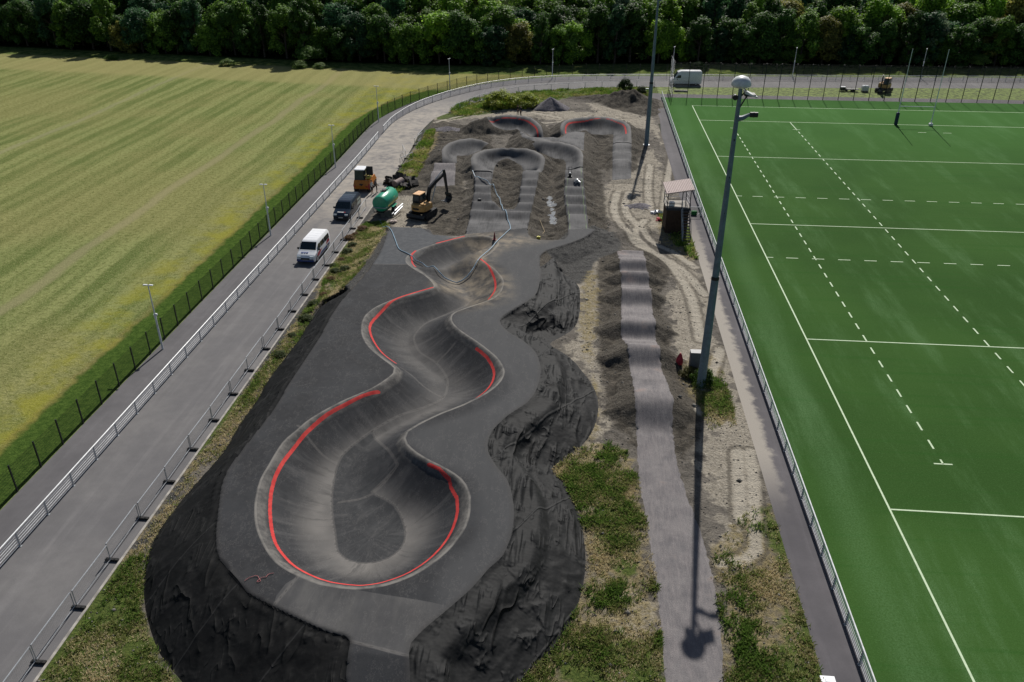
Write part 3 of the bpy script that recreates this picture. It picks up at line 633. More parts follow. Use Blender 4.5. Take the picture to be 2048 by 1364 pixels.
def m_field():
    t = NT('mown_grass', .95, .0)
    s = t.n('ShaderNodeSeparateXYZ'); t.l(t.obj(), s.inputs[0]); x, y = s.outputs[0], s.outputs[1]
    wob = t.math('MULTIPLY', t.math('SUBTRACT', t.noise(.06, 3), .5), 3.)
    u = t.math('ADD', t.math('ADD', x, t.math('MULTIPLY', y, .0)), wob)
    def saw(per, off=0.): return t.math('ABSOLUTE', t.math('SUBTRACT', t.math('FRACT', t.math('MULTIPLY', t.math('ADD', u, off), 1/per)), .5))
    rows = t.math('ADD', t.math('MULTIPLY', t.ramp(saw(2.7), .08, .42), .5), t.math('MULTIPLY', t.ramp(saw(6.1, 1.), .1, .4), .5))
    stn = t.noise(.5, 5, .65, t.mapv((1.6, .1, 1))); fine = t.noise(2.2, 6, .72); f3 = t.noise(7, 4, .7); big = t.noise(.035, 4, .6)
    c = t.mix(t.ramp(t.math('ADD', t.math('MULTIPLY', rows, .5), t.math('MULTIPLY', stn, .9)), .45, .95), (.112, .150, .045), (.235, .262, .10))
    c = t.mix(t.ramp(big, .4, .62, 0, .6), c, (.26, .24, .10))
    c = t.mix(t.ramp(fine, .42, .68, 0, .75), c, (.065, .085, .02)); c = t.mix(t.ramp(f3, .5, .64, 0, .6), c, (.36, .345, .17))
    # bare wheel rows
    sw = t.math('ABSOLUTE', t.math('SUBTRACT', t.math('ADD', u, 71.5), 0.))
    c = t.mix(t.ramp(sw, 1.1, .3, 0, .5), c, (.33, .29, .17)); sw = t.math('ABSOLUTE', t.math('ADD', u, 104.))
    c = t.mix(t.ramp(sw, .9, .2, 0, .35), c, (.34, .31, .20))
    # yellow flowering band and the green strip beside the fence
    yb = t.math('MULTIPLY', t.ramp(t.math('ADD', x, t.math('MULTIPLY', t.math('SUBTRACT', fine, .5), 3.)), -64.5, -60), t.ramp(t.noise(.25, 5, .65), .4, .65))
    c = t.mix(t.math('MULTIPLY', yb, .6), c, (.27, .26, .03))
    e = t.attr('fence'); ge = t.math('ADD', e, t.math('MULTIPLY', t.math('SUBTRACT', t.noise(.7, 4), .5), 1.6))
    c = t.mix(t.ramp(ge, 4.6, 3.6, 0, .5), c, (.20, .15, .06)); c = t.mix(t.ramp(ge, 4.1, 3.4), c, t.mix(t.ramp(fine, .35, .65), (.038, .072, .015), (.075, .122, .026)))
    # far headland: sandy mown turn at the wood, rank grass under the trees
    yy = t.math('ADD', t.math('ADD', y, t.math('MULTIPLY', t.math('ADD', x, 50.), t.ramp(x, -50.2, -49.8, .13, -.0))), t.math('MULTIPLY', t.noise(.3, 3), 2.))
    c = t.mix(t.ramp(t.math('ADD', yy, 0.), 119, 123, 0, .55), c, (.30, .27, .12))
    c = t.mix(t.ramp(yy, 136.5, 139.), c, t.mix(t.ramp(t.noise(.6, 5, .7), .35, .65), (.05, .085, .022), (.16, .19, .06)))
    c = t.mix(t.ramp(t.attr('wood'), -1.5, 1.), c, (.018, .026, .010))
    t.put(t.b.inputs['Specular IOR Level'], 0.)
    t.col(c); t.bump(t.math('ADD', fine, t.math('MULTIPLY', f3, .7)), .9, .12); return t.m
def m_turf():
    t = NT('artificial_turf', .95, .03)
    s = t.n('ShaderNodeSeparateXYZ'); t.l(t.obj(), s.inputs[0]); x, y = s.outputs[0], s.outputs[1]
    stv = t.noise(.2, 6, .7, t.mapv((1.3, .22, 1), .16)); sth = t.noise(.8, 4, .6, t.mapv((.06, 1.6, 1))); big = t.noise(.05, 3); fine = t.noise(9, 4, .7)
    c = t.mix(t.ramp(big, .35, .65), (.030, .073, .0165), (.042, .098, .022))
    c = t.mix(t.math('MULTIPLY', t.ramp(stv, .48, .70), t.ramp(t.noise(14, 3, .7), .38, .62, .15, 1.)), c, (.085, .165, .065))
    c = t.mix(t.ramp(sth, .5, .75, 0, .45), c, (.02, .08, .012)); c = t.mix(t.ramp(fine, .5, .75, 0, .4), c, (.075, .17, .05))
    rm = t.math('MULTIPLY', t.ramp(t.math('ABSOLUTE', t.math('ADD', x, t.math('ADD', 2.6, t.math('MULTIPLY', t.math('SUBTRACT', t.noise(.05, 3), .5), 1.5)))), 1.6, .1), t.ramp(fine, .35, .6, .2, .8))
    c = t.mix(t.math('MULTIPLY', rm, .3), c, (.13, .24, .11))
    c = t.mix(t.ramp(t.noise(26, 2, .8), .5, .75, 0, .35), c, (.09, .17, .06)); c = t.mix(t.ramp(t.noise(20, 2, .8), .5, .25, 0, .5), c, (.012, .04, .008))
    c = t.mix(t.ramp(y, 50, 118, 0, .5), c, (.06, .17, .04))
    t.col(c); t.bump(fine, .4, .02); return t.m
M = dict(track=m_track(), far=m_track(True), fabric=m_fabric(), fabric2=m_fabric(.6), dirt=m_dirt(), gravel=m_gravel(),
         road=m_road('road_asphalt', (.135, .131, .135), (.175, .169, .168), dusty_y=36), path=m_road('footpath_asphalt', (.105, .101, .107), (.14, .135, .14)),
         path2=m_road('side_path_asphalt', (.085, .08, .088), (.12, .112, .12)), field=m_field(), turf=m_turf(),
         white=plain('white_paint', (.62, .64, .60), .7, var=.08), conc=plain('concrete', (.33, .31, .28), .9, var=.25, scale=1.5),
         soil=plain('woodland_floor', (.025, .030, .015), .95, var=.3), turfline=plain('turf_line', (.50, .62, .42), .8, var=.08))
# asphalt, fabric, ground
fGr = -np.maximum.reduce([fp, fA, fG, fL, fR]); fGr = np.minimum(fGr, fSite)
Xg, Yg = X, Y
cut('pump_track', fp, M['track'], ('red', 'seam', 'island', 'rim', 'foot', 'arc', 'old', 'wet', 'east', 'sandy', 'edge'))
cut('asphalt_lanes', np.minimum(fA, -fp), M['far'], ('red2', 'rim2', 'greenline'))
cut('gravel_track', np.minimum(fG, -np.maximum(fp, fA)), M['gravel'])
o = cut('ground_fabric', np.minimum(fL, -fp), M['fabric2'], kind=None); tag(o, 'black fabric sheet over the bank by the road, left of the near bowl', 'ground fabric')
o = cut('ground_fabric', np.minimum(fR, -np.maximum(fp, fL)), M['fabric'], kind=None); tag(o, 'black wrinkled fabric sheet over the lobed bank right of the near bowl', 'ground fabric')
cut('dirt_ground', fGr, M['dirt'], ('sand', 'dry', 'green', 'darksoil', 'puddle', 'gravel', 'shoulder', 'tyre'))
# one large base sheet with a hole for the site
def ringsheet(name, x0, y0, x1, y1, big, z, mat):
    a = [(-big, -big), (big, -big), (big, big), (-big, big)]; b = [(x0, y0), (x1, y0), (x1, y1), (x0, y1)]
    o = new_mesh(name, [(x, y, z) for x, y in a+b], [(0, 1, 5, 4), (1, 2, 6, 5), (2, 3, 7, 6), (3, 0, 4, 7)], mat); tag(o, kind='structure'); return o
ringsheet('ground', -44.4, -35.5, -7.4, 96, 1500, -.06, M['soil'])
fence_line = offset(rail, 3.2)
k = np.clip((fence_line[:, 0]+45)/20, 0, 1); fence_line[:, 1] += k*3.3
# field mesh with fence distance attribute
gx = np.concatenate([np.arange(-420, -80, 8.), np.arange(-80, -28, 1.2), np.arange(-28, 260, 6.)]); gy = np.concatenate([np.arange(-120, 85, 3.), np.arange(85, 165, 1.2), np.arange(165, 330, 12.)])
keepX, keepY, keepZ = X, Y, Z
X, Y = np.meshgrid(gx, gy); Z = np.zeros(X.shape)+.006
fpoly = np.vstack([fence_line, [(400, 146), (400, 400), (-500, 400), (-500, -200), (-54.2, -200)]])
dF = dist_line(X, Y, np.vstack([[(-54.2, -200)], fence_line, [(400, 146)]])); ins = inside(X, Y, fpoly)
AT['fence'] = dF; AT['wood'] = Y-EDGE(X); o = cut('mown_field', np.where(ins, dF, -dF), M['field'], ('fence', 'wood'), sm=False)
X, Y, Z = keepX, keepY, keepZ
def strip(name, a, b, z, mat): return ribbon(name, a, b, z, mat)
strip('footpath', offset(rail, .0), offset(rail, 3.15)+np.stack([np.zeros(len(rail)), k*1.0], 1), .004, M['path'])
verge_a = offset(rail, 3.15)+np.stack([np.zeros(len(rail)), k*1.0], 1)
mv = plain('verge_grass', (.135, .18, .04), .95, var=.4, scale=1.2, bump=.6)
strip('grass_verge', verge_a[:], fence_line, .003, mv)
# road: from rail to inner line
n_ = 160
def resample(l, n):
    l = np.array(l); d = np.concatenate([[0], np.cumsum(np.linalg.norm(np.diff(l, axis=0), axis=1))]); t = np.linspace(0, d[-1], n)
    return np.stack([np.interp(t, d, l[:, 0]), np.interp(t, d, l[:, 1])], 1)
def road_mesh():
    a = resample(rail, 400); b = road_in; out = []
    tx = resample(np.vstack([[(-44.6, -40)], road_in[1:]]), 2000)
    for p in a: out.append(tx[np.argmin(((tx-p)**2).sum(1))])
    return a, np.array(out)
ra, rb = road_mesh(); strip('road', rb, ra, .008, M['road'])
# path by the pitch and the strips behind it
sheet_ = lambda n, p, z, m: tag(sheet(n, p, z, m), kind='structure')
sheet_('side_path', [(-7.15, -40), (-5.0, -40), (-5.0, 117), (-5.0, 121), (-6.9, 121), (-6.6, 100), (-7.15, 90)], .016, M['path2'])
sheet_('end_path', [(-5.0, 117.5), (110, 118.9), (110, 122.2), (-5.0, 120.6)], .012, M['path2'])
sheet_('far_verge', [(-8, 119), (-5.0, 120.6), (110, 122.2), (130, 136), (60, 132.8), (20, 129.3), (-8, 127.4)], .002, mv)
sheet_('artificial_pitch', [(-5.05, -60), (140, -60), (140, 119.2), (110, 118.95), (-5.05, 117.55)], .010, M['turf'])
# pitch markings, one mesh lying 6 mm above the turf
mk = MB()
def ln(x0, y0, x1, y1, wd=.12):
    d = Vector((x1-x0, y1-y0)); d.normalize(); q = Vector((-d.y, d.x))*wd/2
    mk.add([(x0-q.x, y0-q.y, .017), (x1-q.x, y1-q.y, .017), (x1+q.x, y1+q.y, .017), (x0+q.x, y0+q.y, .017)], [(0, 1, 2, 3)])
ln(0, -30, 0, 111); ln(70, -10, 70, 111)
for yv in (0, 22, 50, 78, 100, 111): ln(.07, yv, 69.9, yv)
for yv in (40, 60):
    xx = .07; ln(xx, yv, .7, yv); xx = 2.0
    while xx < 68: ln(xx, yv, xx+1.25, yv); xx += 2.65
for xv in (5, 15):
    yy = 6.7
    while yy < 93.5: ln(xv, yy, xv, yy+1.05, .13); yy += 2.2 if True else 0
    ln(xv, 5, xv, 5.5); ln(xv-.6, 5, xv+.6, 5); ln(xv-.6, 95, xv+.6, 95); ln(xv, 94.6, xv, 95)
ln(15, 95, 15, 100)
for xv in (31.9+2.2, 38): ln(xv, 95, xv+1.3, 95)
tag(mk.out('pitch_markings', M['turfline']), kind='structure')
# kerb line and concrete edging between road and verge
kb = MB(); kb.box(-44.75, -40, .0, -44.6, 60, .05); tag(kb.out('road_kerb', M['conc']), kind='structure')
# ------------------------------------------------------------------ things: trees and bushes
def m_leaf():
    t = NT('leaves', .6, .2); oi = t.n('ShaderNodeObjectInfo'); tint = t.attr('tint')
    base = oi.outputs['Color']
    c = t.mix(t.ramp(tint, 0, 1), t.mix(1., base, (.42, .45, .5), 'MULTIPLY'), t.mix(1., base, (1.75, 1.6, 1.25), 'MULTIPLY'))
    t.col(c); tr = t.n('ShaderNodeBsdfTranslucent'); t.put(tr.inputs['Color'], c); ms = t.n('ShaderNodeMixShader'); ms.inputs[0].default_value = .42
    out = t.t.nodes['Material Output']; t.l(t.b.outputs[0], ms.inputs[1]); t.l(tr.outputs[0], ms.inputs[2]); t.l(ms.outputs[0], out.inputs[0]); return t.m
M['leaf'] = m_leaf(); M['bark'] = plain('bark', (.075, .06, .045), .9, var=.3)
def leaf_cloud(seed, H, rad, nl, n, size, z0=.25, tall=1., droop=0.):
    r = np.random.default_rng(seed)
    u = r.random(nl)*2*np.pi; zz = r.random(nl)**.75; prof = np.sin(np.pi*np.clip(zz*.75+.2, 0, 1))**.7
    cx = np.cos(u)*rad*.95*prof*r.random(nl)**.4; cyy = np.sin(u)*rad*.95*prof*r.random(nl)**.4; cz = H*(z0+(1-z0)*zz*.88)
    lr = rad*(.15+.22*r.random(nl)**1.5); lt = r.random(nl)
    k = r.integers(0, nl, n); d = r.normal(size=(n, 3)); d /= np.linalg.norm(d, axis=1)[:, None]; d[:, 2] = d[:, 2]*.9+.18
    q = (.5+.65*r.random(n)**.8)[:, None]
    p = np.stack([cx[k], cyy[k], cz[k]], 1)+d*q*lr[k][:, None]*np.array([1, 1, tall]); p[:, 2] = np.clip(p[:, 2], .15, None)
    nrm = d+r.normal(size=(n, 3))*.5+np.array([0, .15, .45]); nrm /= np.linalg.norm(nrm, axis=1)[:, None]
    a = np.cross(nrm, r.normal(size=(n, 3))); a /= np.linalg.norm(a, axis=1)[:, None]; b = np.cross(nrm, a)
    s = (size*(.6+.9*r.random(n)))[:, None]
    V = np.stack([p-a*s, p-b*s*.6, p+a*s, p+b*s*.6], 1).reshape(-1, 3)
    tint = np.repeat(np.clip(.3*lt[k]+.7*r.random(n), 0, 1), 4)
    return V, np.arange(len(V)).reshape(-1, 4), tint
def trunk_mesh(seed, H, rad):
    r = random.Random(seed); m = MB(); top = H*.72
    m.tube([(0, 0, -.3), (.05, 0, H*.2), (r.uniform(-.2, .2), r.uniform(-.2, .2), H*.45), (r.uniform(-.3, .3), r.uniform(-.3, .3), top)], [H*.022, H*.017, H*.012, .04], 7)
    for i in range(7):
        a = r.uniform(0, 6.28); z = H*r.uniform(.25, .6); l = rad*r.uniform(.45, .8)
        m.tube([(0, 0, z), (math.cos(a)*l*.5, math.sin(a)*l*.5, z+l*.35), (math.cos(a)*l, math.sin(a)*l, z+l*.8)], [H*.008, H*.006, .03], 5)
    return m
PT = []
for i, (H, rad, nl, n, size, z0, tall) in enumerate([(12, 4.3, 62, 13000, .22, .05, 1.), (13, 3.6, 58, 12000, .21, .06, 1.2), (10, 3.6, 48, 11000, .2, .03, 1.), (11, 4.6, 66, 13500, .23, .04, .9), (14, 3.0, 56, 11000, .2, .05, 1.4), (9, 3.9, 50, 11000, .19, .02, 1.1)]):
    V, F, T_ = leaf_cloud(40+i, H, rad, nl, n, size, z0, tall)
    c = fast_mesh('crown', V, F, M['leaf'], colors=T_, link=False); tk = trunk_mesh(i, H, rad); PT.append((c.data, tk))
TM = []
for i, (cdat, tk) in enumerate(PT):
    me = bpy.data.meshes.new('trunk'); me.from_pydata(tk.V, [], tk.F); me.materials.append(M['bark']); me.update(); TM.append(me)
COLS = dict(dark=(.060, .135, .030), mid=(.115, .225, .038), bright=(.20, .37, .045), silver=(.19, .27, .18), brown=(.21, .22, .06), cool=(.055, .14, .065))
def edge_y(x): return float(EDGE(x))
KW = dict(dark='dark green', mid='mid green', bright='bright green', silver='silvery', brown='olive brown', cool='bluish green')
ROW = ['front row', 'second row', 'third row', 'back rows']
def pix(x, y, z=0.):
    d = Vector((x-CAM[0], y-CAM[1], z-CAM[2])); k = d.dot(FW); return 1024+FPX*d.dot(RT)/k, 682-FPX*d.dot(UP)/k
def ordw(n):
    u = ['first', 'second', 'third', 'fourth', 'fifth', 'sixth', 'seventh', 'eighth', 'ninth', 'tenth', 'eleventh', 'twelfth', 'thirteenth', 'fourteenth', 'fifteenth', 'sixteenth', 'seventeenth', 'eighteenth', 'nineteenth']
    return u[n] if n < 19 else {19: 'twentieth', 29: 'thirtieth', 39: 'fortieth'}.get(n) or ['', '', 'twenty', 'thirty', 'forty', 'fifty'][(n+1)//10]+'-'+u[n % 10]
rt = random.Random(5); TREES = []
def tree(x, y, ip, sc, kind, row, rz, label=None, zs=1.):
    px = pix(x, y)[0]
    if px < -70 or px > 2120: return
    t = empty('tree', (x, y, 0), rz); t.scale = (sc*rt.uniform(.95, 1.15), sc*rt.uniform(.95, 1.15), sc*zs)
    if not label: TREES.append((kind, row, px, t))
    tag(t, label, 'tree', 'trees of the wood beyond the road and field')
    c = bpy.data.objects.new('crown', PT[ip][0]); C.collection.objects.link(c); c.parent = t; k = rt.uniform(.75, 1.25); q = COLS[kind]; c.color = (q[0]*k, q[1]*k, q[2]*k, 1)
    k2 = bpy.data.objects.new('trunk', TM[ip]); C.collection.objects.link(k2); k2.parent = t
    return t
for row, (dy, step, s0_, s1_) in enumerate([(1.5, 4.4, .75, 1.05), (6., 5.4, .85, 1.1), (12, 5.6, 1.0, 1.25), (19, 7., 1.15, 1.4), (28, 8, 1.2, 1.5)]):
    x = -215.+row*3
    while x < 115+row*6:
        xx = x+rt.uniform(-1.3, 1.3); yy = edge_y(xx)+dy+rt.uniform(-1.5, 1.5)
        near_left = xx < -60
        kind = rt.choices(['dark', 'mid', 'bright', 'cool', 'brown', 'silver'], [5, 4, .8 if near_left else 3., 3, .3 if near_left else .8, .1])[0]
        tree(xx, yy, rt.randrange(6), rt.uniform(s0_, s1_), kind, min(row, 3), rt.uniform(0, 6.28)); x += step*rt.uniform(.85, 1.2)
tree(57.5, 158.5, 1, .88, 'silver', 0, 1., 'slender silvery willow standing out in the front of the wood right of the rugby posts')
tree(71, 160.5, 3, .9, 'brown', 0, 2., 'broad rounded tree with yellow-brown top near the right edge of the wood')
tree(-12, 160., 4, 1.15, 'silver', 0, 2., 'tall pale blue-green tree just left of the far mast')
tree(47, 164, 0, 1.2, 'bright', 1, 2., 'large yellow-green tree behind the rugby posts and the silvery willow')
tree(-129, 155.5, 2, .88, 'brown', 0, 1., 'small olive rounded tree poking out of the dark wood edge at far left')
for kd in KW:
    for rw in range(4):
        g = sorted([t for t in TREES if t[0] == kd and t[1] == rw], key=lambda t: t[2])
        for i, (_, _, _, t) in enumerate(g): t['label'] = (f'{ordw(i)} {KW[kd]} tree from the left in the {ROW[rw]} of the wood' if len(g) > 1 else f'only {KW[kd]} tree in the {ROW[rw]} of the wood')
# bushes
BV, BF, BT = leaf_cloud(77, 2.3, 1.9, 46, 6500, .085, .0, 1.1)
bm_ = fast_mesh('foliage', BV, BF, M['leaf'], colors=BT, link=False).data
def bush(x, y, z, s, col, label, group=None, name='bush', sz=1.):
    o = bpy.data.objects.new(name, bm_); C.collection.objects.link(o); o.location = (x, y, z-.1); o.scale = (s, s*.9, s*sz); o.rotation_euler.z = rt.uniform(0, 6); o.color = (*col, 1)
    tag(o, label, 'bush', group); return o
x0, y0 = G(1010, 219); bush(x0-1., y0+1.2, .1, 1.7, (.27, .34, .05), 'left of the two big yellow-green bushes behind the far left bowl', 'yellow-green bushes by the road bend', sz=.7)
x0, y0 = G(1038, 216); bush(x0+1.2, y0+.8, .1, 1.4, (.28, .35, .055), 'right of the two big yellow-green bushes behind the far left bowl', 'yellow-green bushes by the road bend', sz=.7)
x0, y0 = G(1250, 192); bush(x0, y0, .8, .85, (.03, .06, .02), 'dark green bush growing on the dark soil heap near the far mast', sz=1.2)
x0, y0 = G(1281, 199); bush(x0, y0, .8, .7, (.045, .075, .025), 'mid green weeds on the right shoulder of the dark soil heap')
for i, (px, py, s, cc, w_) in enumerate([(225, 119, .7, (.06, .12, .03), 'in front of the wood at the far left of the mown field'), (455, 131, .8, (.09, .15, .04), 'at the shaded headland behind the middle of the field'), (600, 135, .9, (.09, .15, .04), 'at the headland behind the field corner'), (640, 136, .7, (.10, .16, .05), 'right of the nettle patch at the field corner'),
     (1010, 133, .9, (.07, .12, .03), 'beyond the road bend fence, below the wood'), (1572, 112, 1.3, (.09, .16, .03), 'lit at the wood edge left of the third far lamp post'), (1560, 133, .9, (.06, .11, .03), 'beyond the road left of the third far lamp post'), (1700, 134, 1., (.05, .10, .03), 'beyond the road left of the yellow excavator'), (1395, 143, .8, (.06, .12, .03), 'just behind the white panel van roof'), (1930, 96, 1.1, (.10, .16, .04), 'lit in the wood edge right of the rugby posts'), (625, 92, 1.5, (.07, .14, .03), 'lit in the dark wood edge above the field corner')]):
    x0, y0 = G(px, min(py, 136) if py > 115 else 128); yy = min(y0, edge_y(x0)-1.5)
    bush(x0, yy, 0 if py > 115 else 1.2, s*1.3, tuple(v*1.5 for v in cc), 'light green bush '+w_, 'weedy bushes along the edge of the wood', sz=.55)
VG = [(700, 478), (712, 470), (695, 505), (683, 520), (672, 545), (662, 560), (648, 592), (705, 492), (725, 460), (630, 612), (612, 640), (584, 672), (560, 712), (735, 447), (666, 532), (690, 540)]
for i, (px, py) in enumerate(VG):
    x0, y0 = G(px, py); rusty = i in (0, 1, 3, 5, 6, 8)
    bush(x0, y0, hz(x0, y0), rt.uniform(.25, .42), (.16, .10, .045) if rusty else (.055, .085, .02), f"{ordw(sorted(VG, key=lambda v: -v[1]).index((px, py)))} weed clump up the verge beside the temporary fence, {'rusty brown' if rusty else 'dark green'}", 'weed clumps beside the temporary fence', sz=.55)
x0, y0 = G(1405, 768); bush(x0, y0, .0, .55, (.05, .10, .018), 'round green bush at the foot of the near floodlight mast', sz=1.1)
x0, y0 = G(1380, 752); bush(x0, y0, .0, .45, (.10, .10, .03), 'yellowish tuft between the red jacket heap and the near mast', sz=.8)

# ------------------------------------------------------------------ grass tufts (nobody could count them)
def tufts(name, n, polys, hrange, wd, label, blades=5, seed=1, mat=None, dens=None):
    r = np.random.default_rng(seed); P_ = [smooth(P(s, 0), True) for s in polys]; pts = []
    area = [abs(.5*np.sum(p[:, 0]*np.roll(p[:, 1], -1)-p[:, 1]*np.roll(p[:, 0], -1))) for p in P_]
    for p, a in zip(P_, area):
        k = int(n*a/sum(area)*2.2); x = r.uniform(p[:, 0].min(), p[:, 0].max(), k); y = r.uniform(p[:, 1].min(), p[:, 1].max(), k)
        bb = (np.ptp(p[:, 0])*np.ptp(p[:, 1])); m = inside(x, y, p); pts.append(np.stack([x[m], y[m]], 1)[:int(n*a/sum(area))])
    p = np.vstack(pts); q = fbm(p[:, 0], p[:, 1], 2.4, 3, seed+40); p = p[(q-dens)*3.2+r.normal(size=len(q))*.28 > 0]
    i = np.clip(np.searchsorted(ys, p[:, 1])-1, 0, len(ys)-2); j = np.clip(((p[:, 0]-xs[0])/.13).astype(int), 0, len(xs)-2)
    bad = np.maximum.reduce([fp, fA, fG, fL, fR])[i, j] > .12
    ok = ~bad & (p[:, 0] > -44.3) & (p[:, 0] < -7.2); p = p[ok]; zz = Z[i, j][ok]
    n = len(p); hue = np.clip((fbm(p[:, 0], p[:, 1], 2.1, 3, seed+5)-.5)*2.6+.6+r.normal(size=n)*.3, 0, 1)
    a = r.random((n, blades))*2*np.pi; h = r.uniform(*hrange, (n, blades))*(1.35-.7*hue[:, None]); ln_ = r.uniform(.3, 1.1, (n, blades))*h
    bx = p[:, None, 0]+r.normal(size=(n, blades))*.06; by = p[:, None, 1]+r.normal(size=(n, blades))*.06; bz = np.repeat(zz[:, None], blades, 1)-.02
    ox, oy = np.cos(a+1.57)*wd, np.sin(a+1.57)*wd
    V = np.stack([np.stack([bx-ox, by-oy, bz], -1), np.stack([bx+ox, by+oy, bz], -1), np.stack([bx+np.cos(a)*ln_*.5+ox*.7, by+np.sin(a)*ln_*.5+oy*.7, bz+h*.75], -1), np.stack([bx+np.cos(a)*ln_-ox*.2, by+np.sin(a)*ln_-oy*.2, bz+h], -1)], 2)
    V = V.reshape(-1, 3); o = fast_mesh(name, V, np.arange(len(V)).reshape(-1, 4), mat, colors=np.repeat(hue, blades*4)); tag(o, label, 'grass', kind='stuff'); return o
def m_blade(a, b, c_):
    t = NT('grass_blades', .8, .15); f = t.attr('tint'); c = t.mix(t.ramp(f, 0, .5), a, b); c = t.mix(t.ramp(f, .5, 1.), c, c_); t.col(c)
    tr = t.n('ShaderNodeBsdfTranslucent'); t.put(tr.inputs['Color'], c); ms = t.n('ShaderNodeMixShader'); ms.inputs[0].default_value = .45
    t.l(t.b.outputs[0], ms.inputs[1]); t.l(tr.outputs[0], ms.inputs[2]); t.l(ms.outputs[0], t.t.nodes['Material Output'].inputs[0]); return t.m
MG = m_blade((.11, .19, .035), (.25, .26, .09), (.62, .53, .33)); MG2 = m_blade((.10, .19, .03), (.20, .27, .05), (.36, .34, .12))
tufts('grass', 34000, ['1100,930 1190,890 1250,900 1285,1000 1318,1200 1322,1364 1322,1440 940,1480 1040,1364 1150,1200 1170,1080', '1430,1110 1540,1000 1590,1130 1650,1364 1690,1460 1460,1500 1450,1300', '1380,740 1420,710 1450,760 1470,860 1420,860'], (.06, .26), .022, 'dry and green grass tufts around the gravel strip and beside the side path', 5, 3, MG, .53)
tufts('grass', 26000, ['60,1420 150,1230 230,1130 330,985 500,760 590,640 640,600 590,700 500,840 440,920 320,1070 290,1160 295,1260 360,1380 380,1450', '640,600 690,470 780,450 700,580'], (.06, .24), .022, 'green and brown grass on the verge between the temporary fence and the fabric bank', 5, 4, MG, .42)
tufts('grass', 16000, ['900,222 960,195 1060,184 1180,178 1300,176 1310,192 1180,192 1060,205 940,232', '1320,425 1395,470 1395,520 1340,480', '820,290 870,262 840,345 790,385'], (.12, .4), .03, 'rank green grass behind the far bowls and in patches beside the gravel strip', 5, 5, MG2, .36)
# stones scattered over the dirt
r_ = np.random.default_rng(3); k = 9000; px = r_.uniform(-44.5, -7.5, k); py = 115-(r_.random(k)**.7)*132
i = np.clip(np.searchsorted(ys, py)-1, 0, len(ys)-2); j = np.clip(((px-xs[0])/.13).astype(int), 0, len(xs)-2); ok = (fGr[i, j] > .1); px, py, pz = px[ok], py[ok], Z[i, j][ok]
s = r_.uniform(.025, .09, len(px))*(1+(r_.random(len(px)) > .96)*1.5); base = np.array([(1, 0, 0), (0, 1, 0), (-1, 0, 0), (0, -1, 0), (0, 0, .8), (0, 0, -.5)])
V = (base[None]*s[:, None, None]*r_.uniform(.6, 1.3, (len(px), 6, 1))+np.stack([px, py, pz+.01], 1)[:, None]).reshape(-1, 3)
F = (np.array([(0, 1, 4), (1, 2, 4), (2, 3, 4), (3, 0, 4), (1, 0, 5), (2, 1, 5), (3, 2, 5), (0, 3, 5)])[None]+6*np.arange(len(px))[:, None, None]).reshape(-1, 3)
tag(fast_mesh('stones', V, F, plain('stone', (.20, .19, .17), .9, var=.5, scale=2)), 'loose stones and clods scattered over the dirt', 'stones', kind='stuff')
# ------------------------------------------------------------------ things: fences, lamps, masts, posts
M.update(black=plain('black_coating', (.012, .016, .015), .5), galv=plain('galvanised', (.42, .44, .46), .45, .4), wht=plain('white_rail', (.70, .72, .73), .4), steel=plain('mast_paint', (.14, .20, .245), .45, spec=.4),
         rubber=plain('rubber', (.02, .02, .02), .85), dark=plain('dark_plastic', (.02, .022, .025), .5), glass=plain('dark_glass', (.012, .022, .026), .08, spec=.7), lens=plain('lamp_glass', (.55, .6, .62), .2))
FY = resample(fence_line, 4000); seg = np.concatenate([[0], np.cumsum(np.linalg.norm(np.diff(FY, axis=0), axis=1))])
def at_len(L): return np.array([np.interp(L, seg, FY[:, 0]), np.interp(L, seg, FY[:, 1])]), np.array([np.interp(L+.05, seg, FY[:, 0])-np.interp(L-.05, seg, FY[:, 0]), np.interp(L+.05, seg, FY[:, 1])-np.interp(L-.05, seg, FY[:, 1])])/.1
s_start = seg[np.argmin(np.abs(FY[:, 1]+8.2))]
post = MB().box(-.04, -.03, 0, .04, .03, 2.05); post_me = None
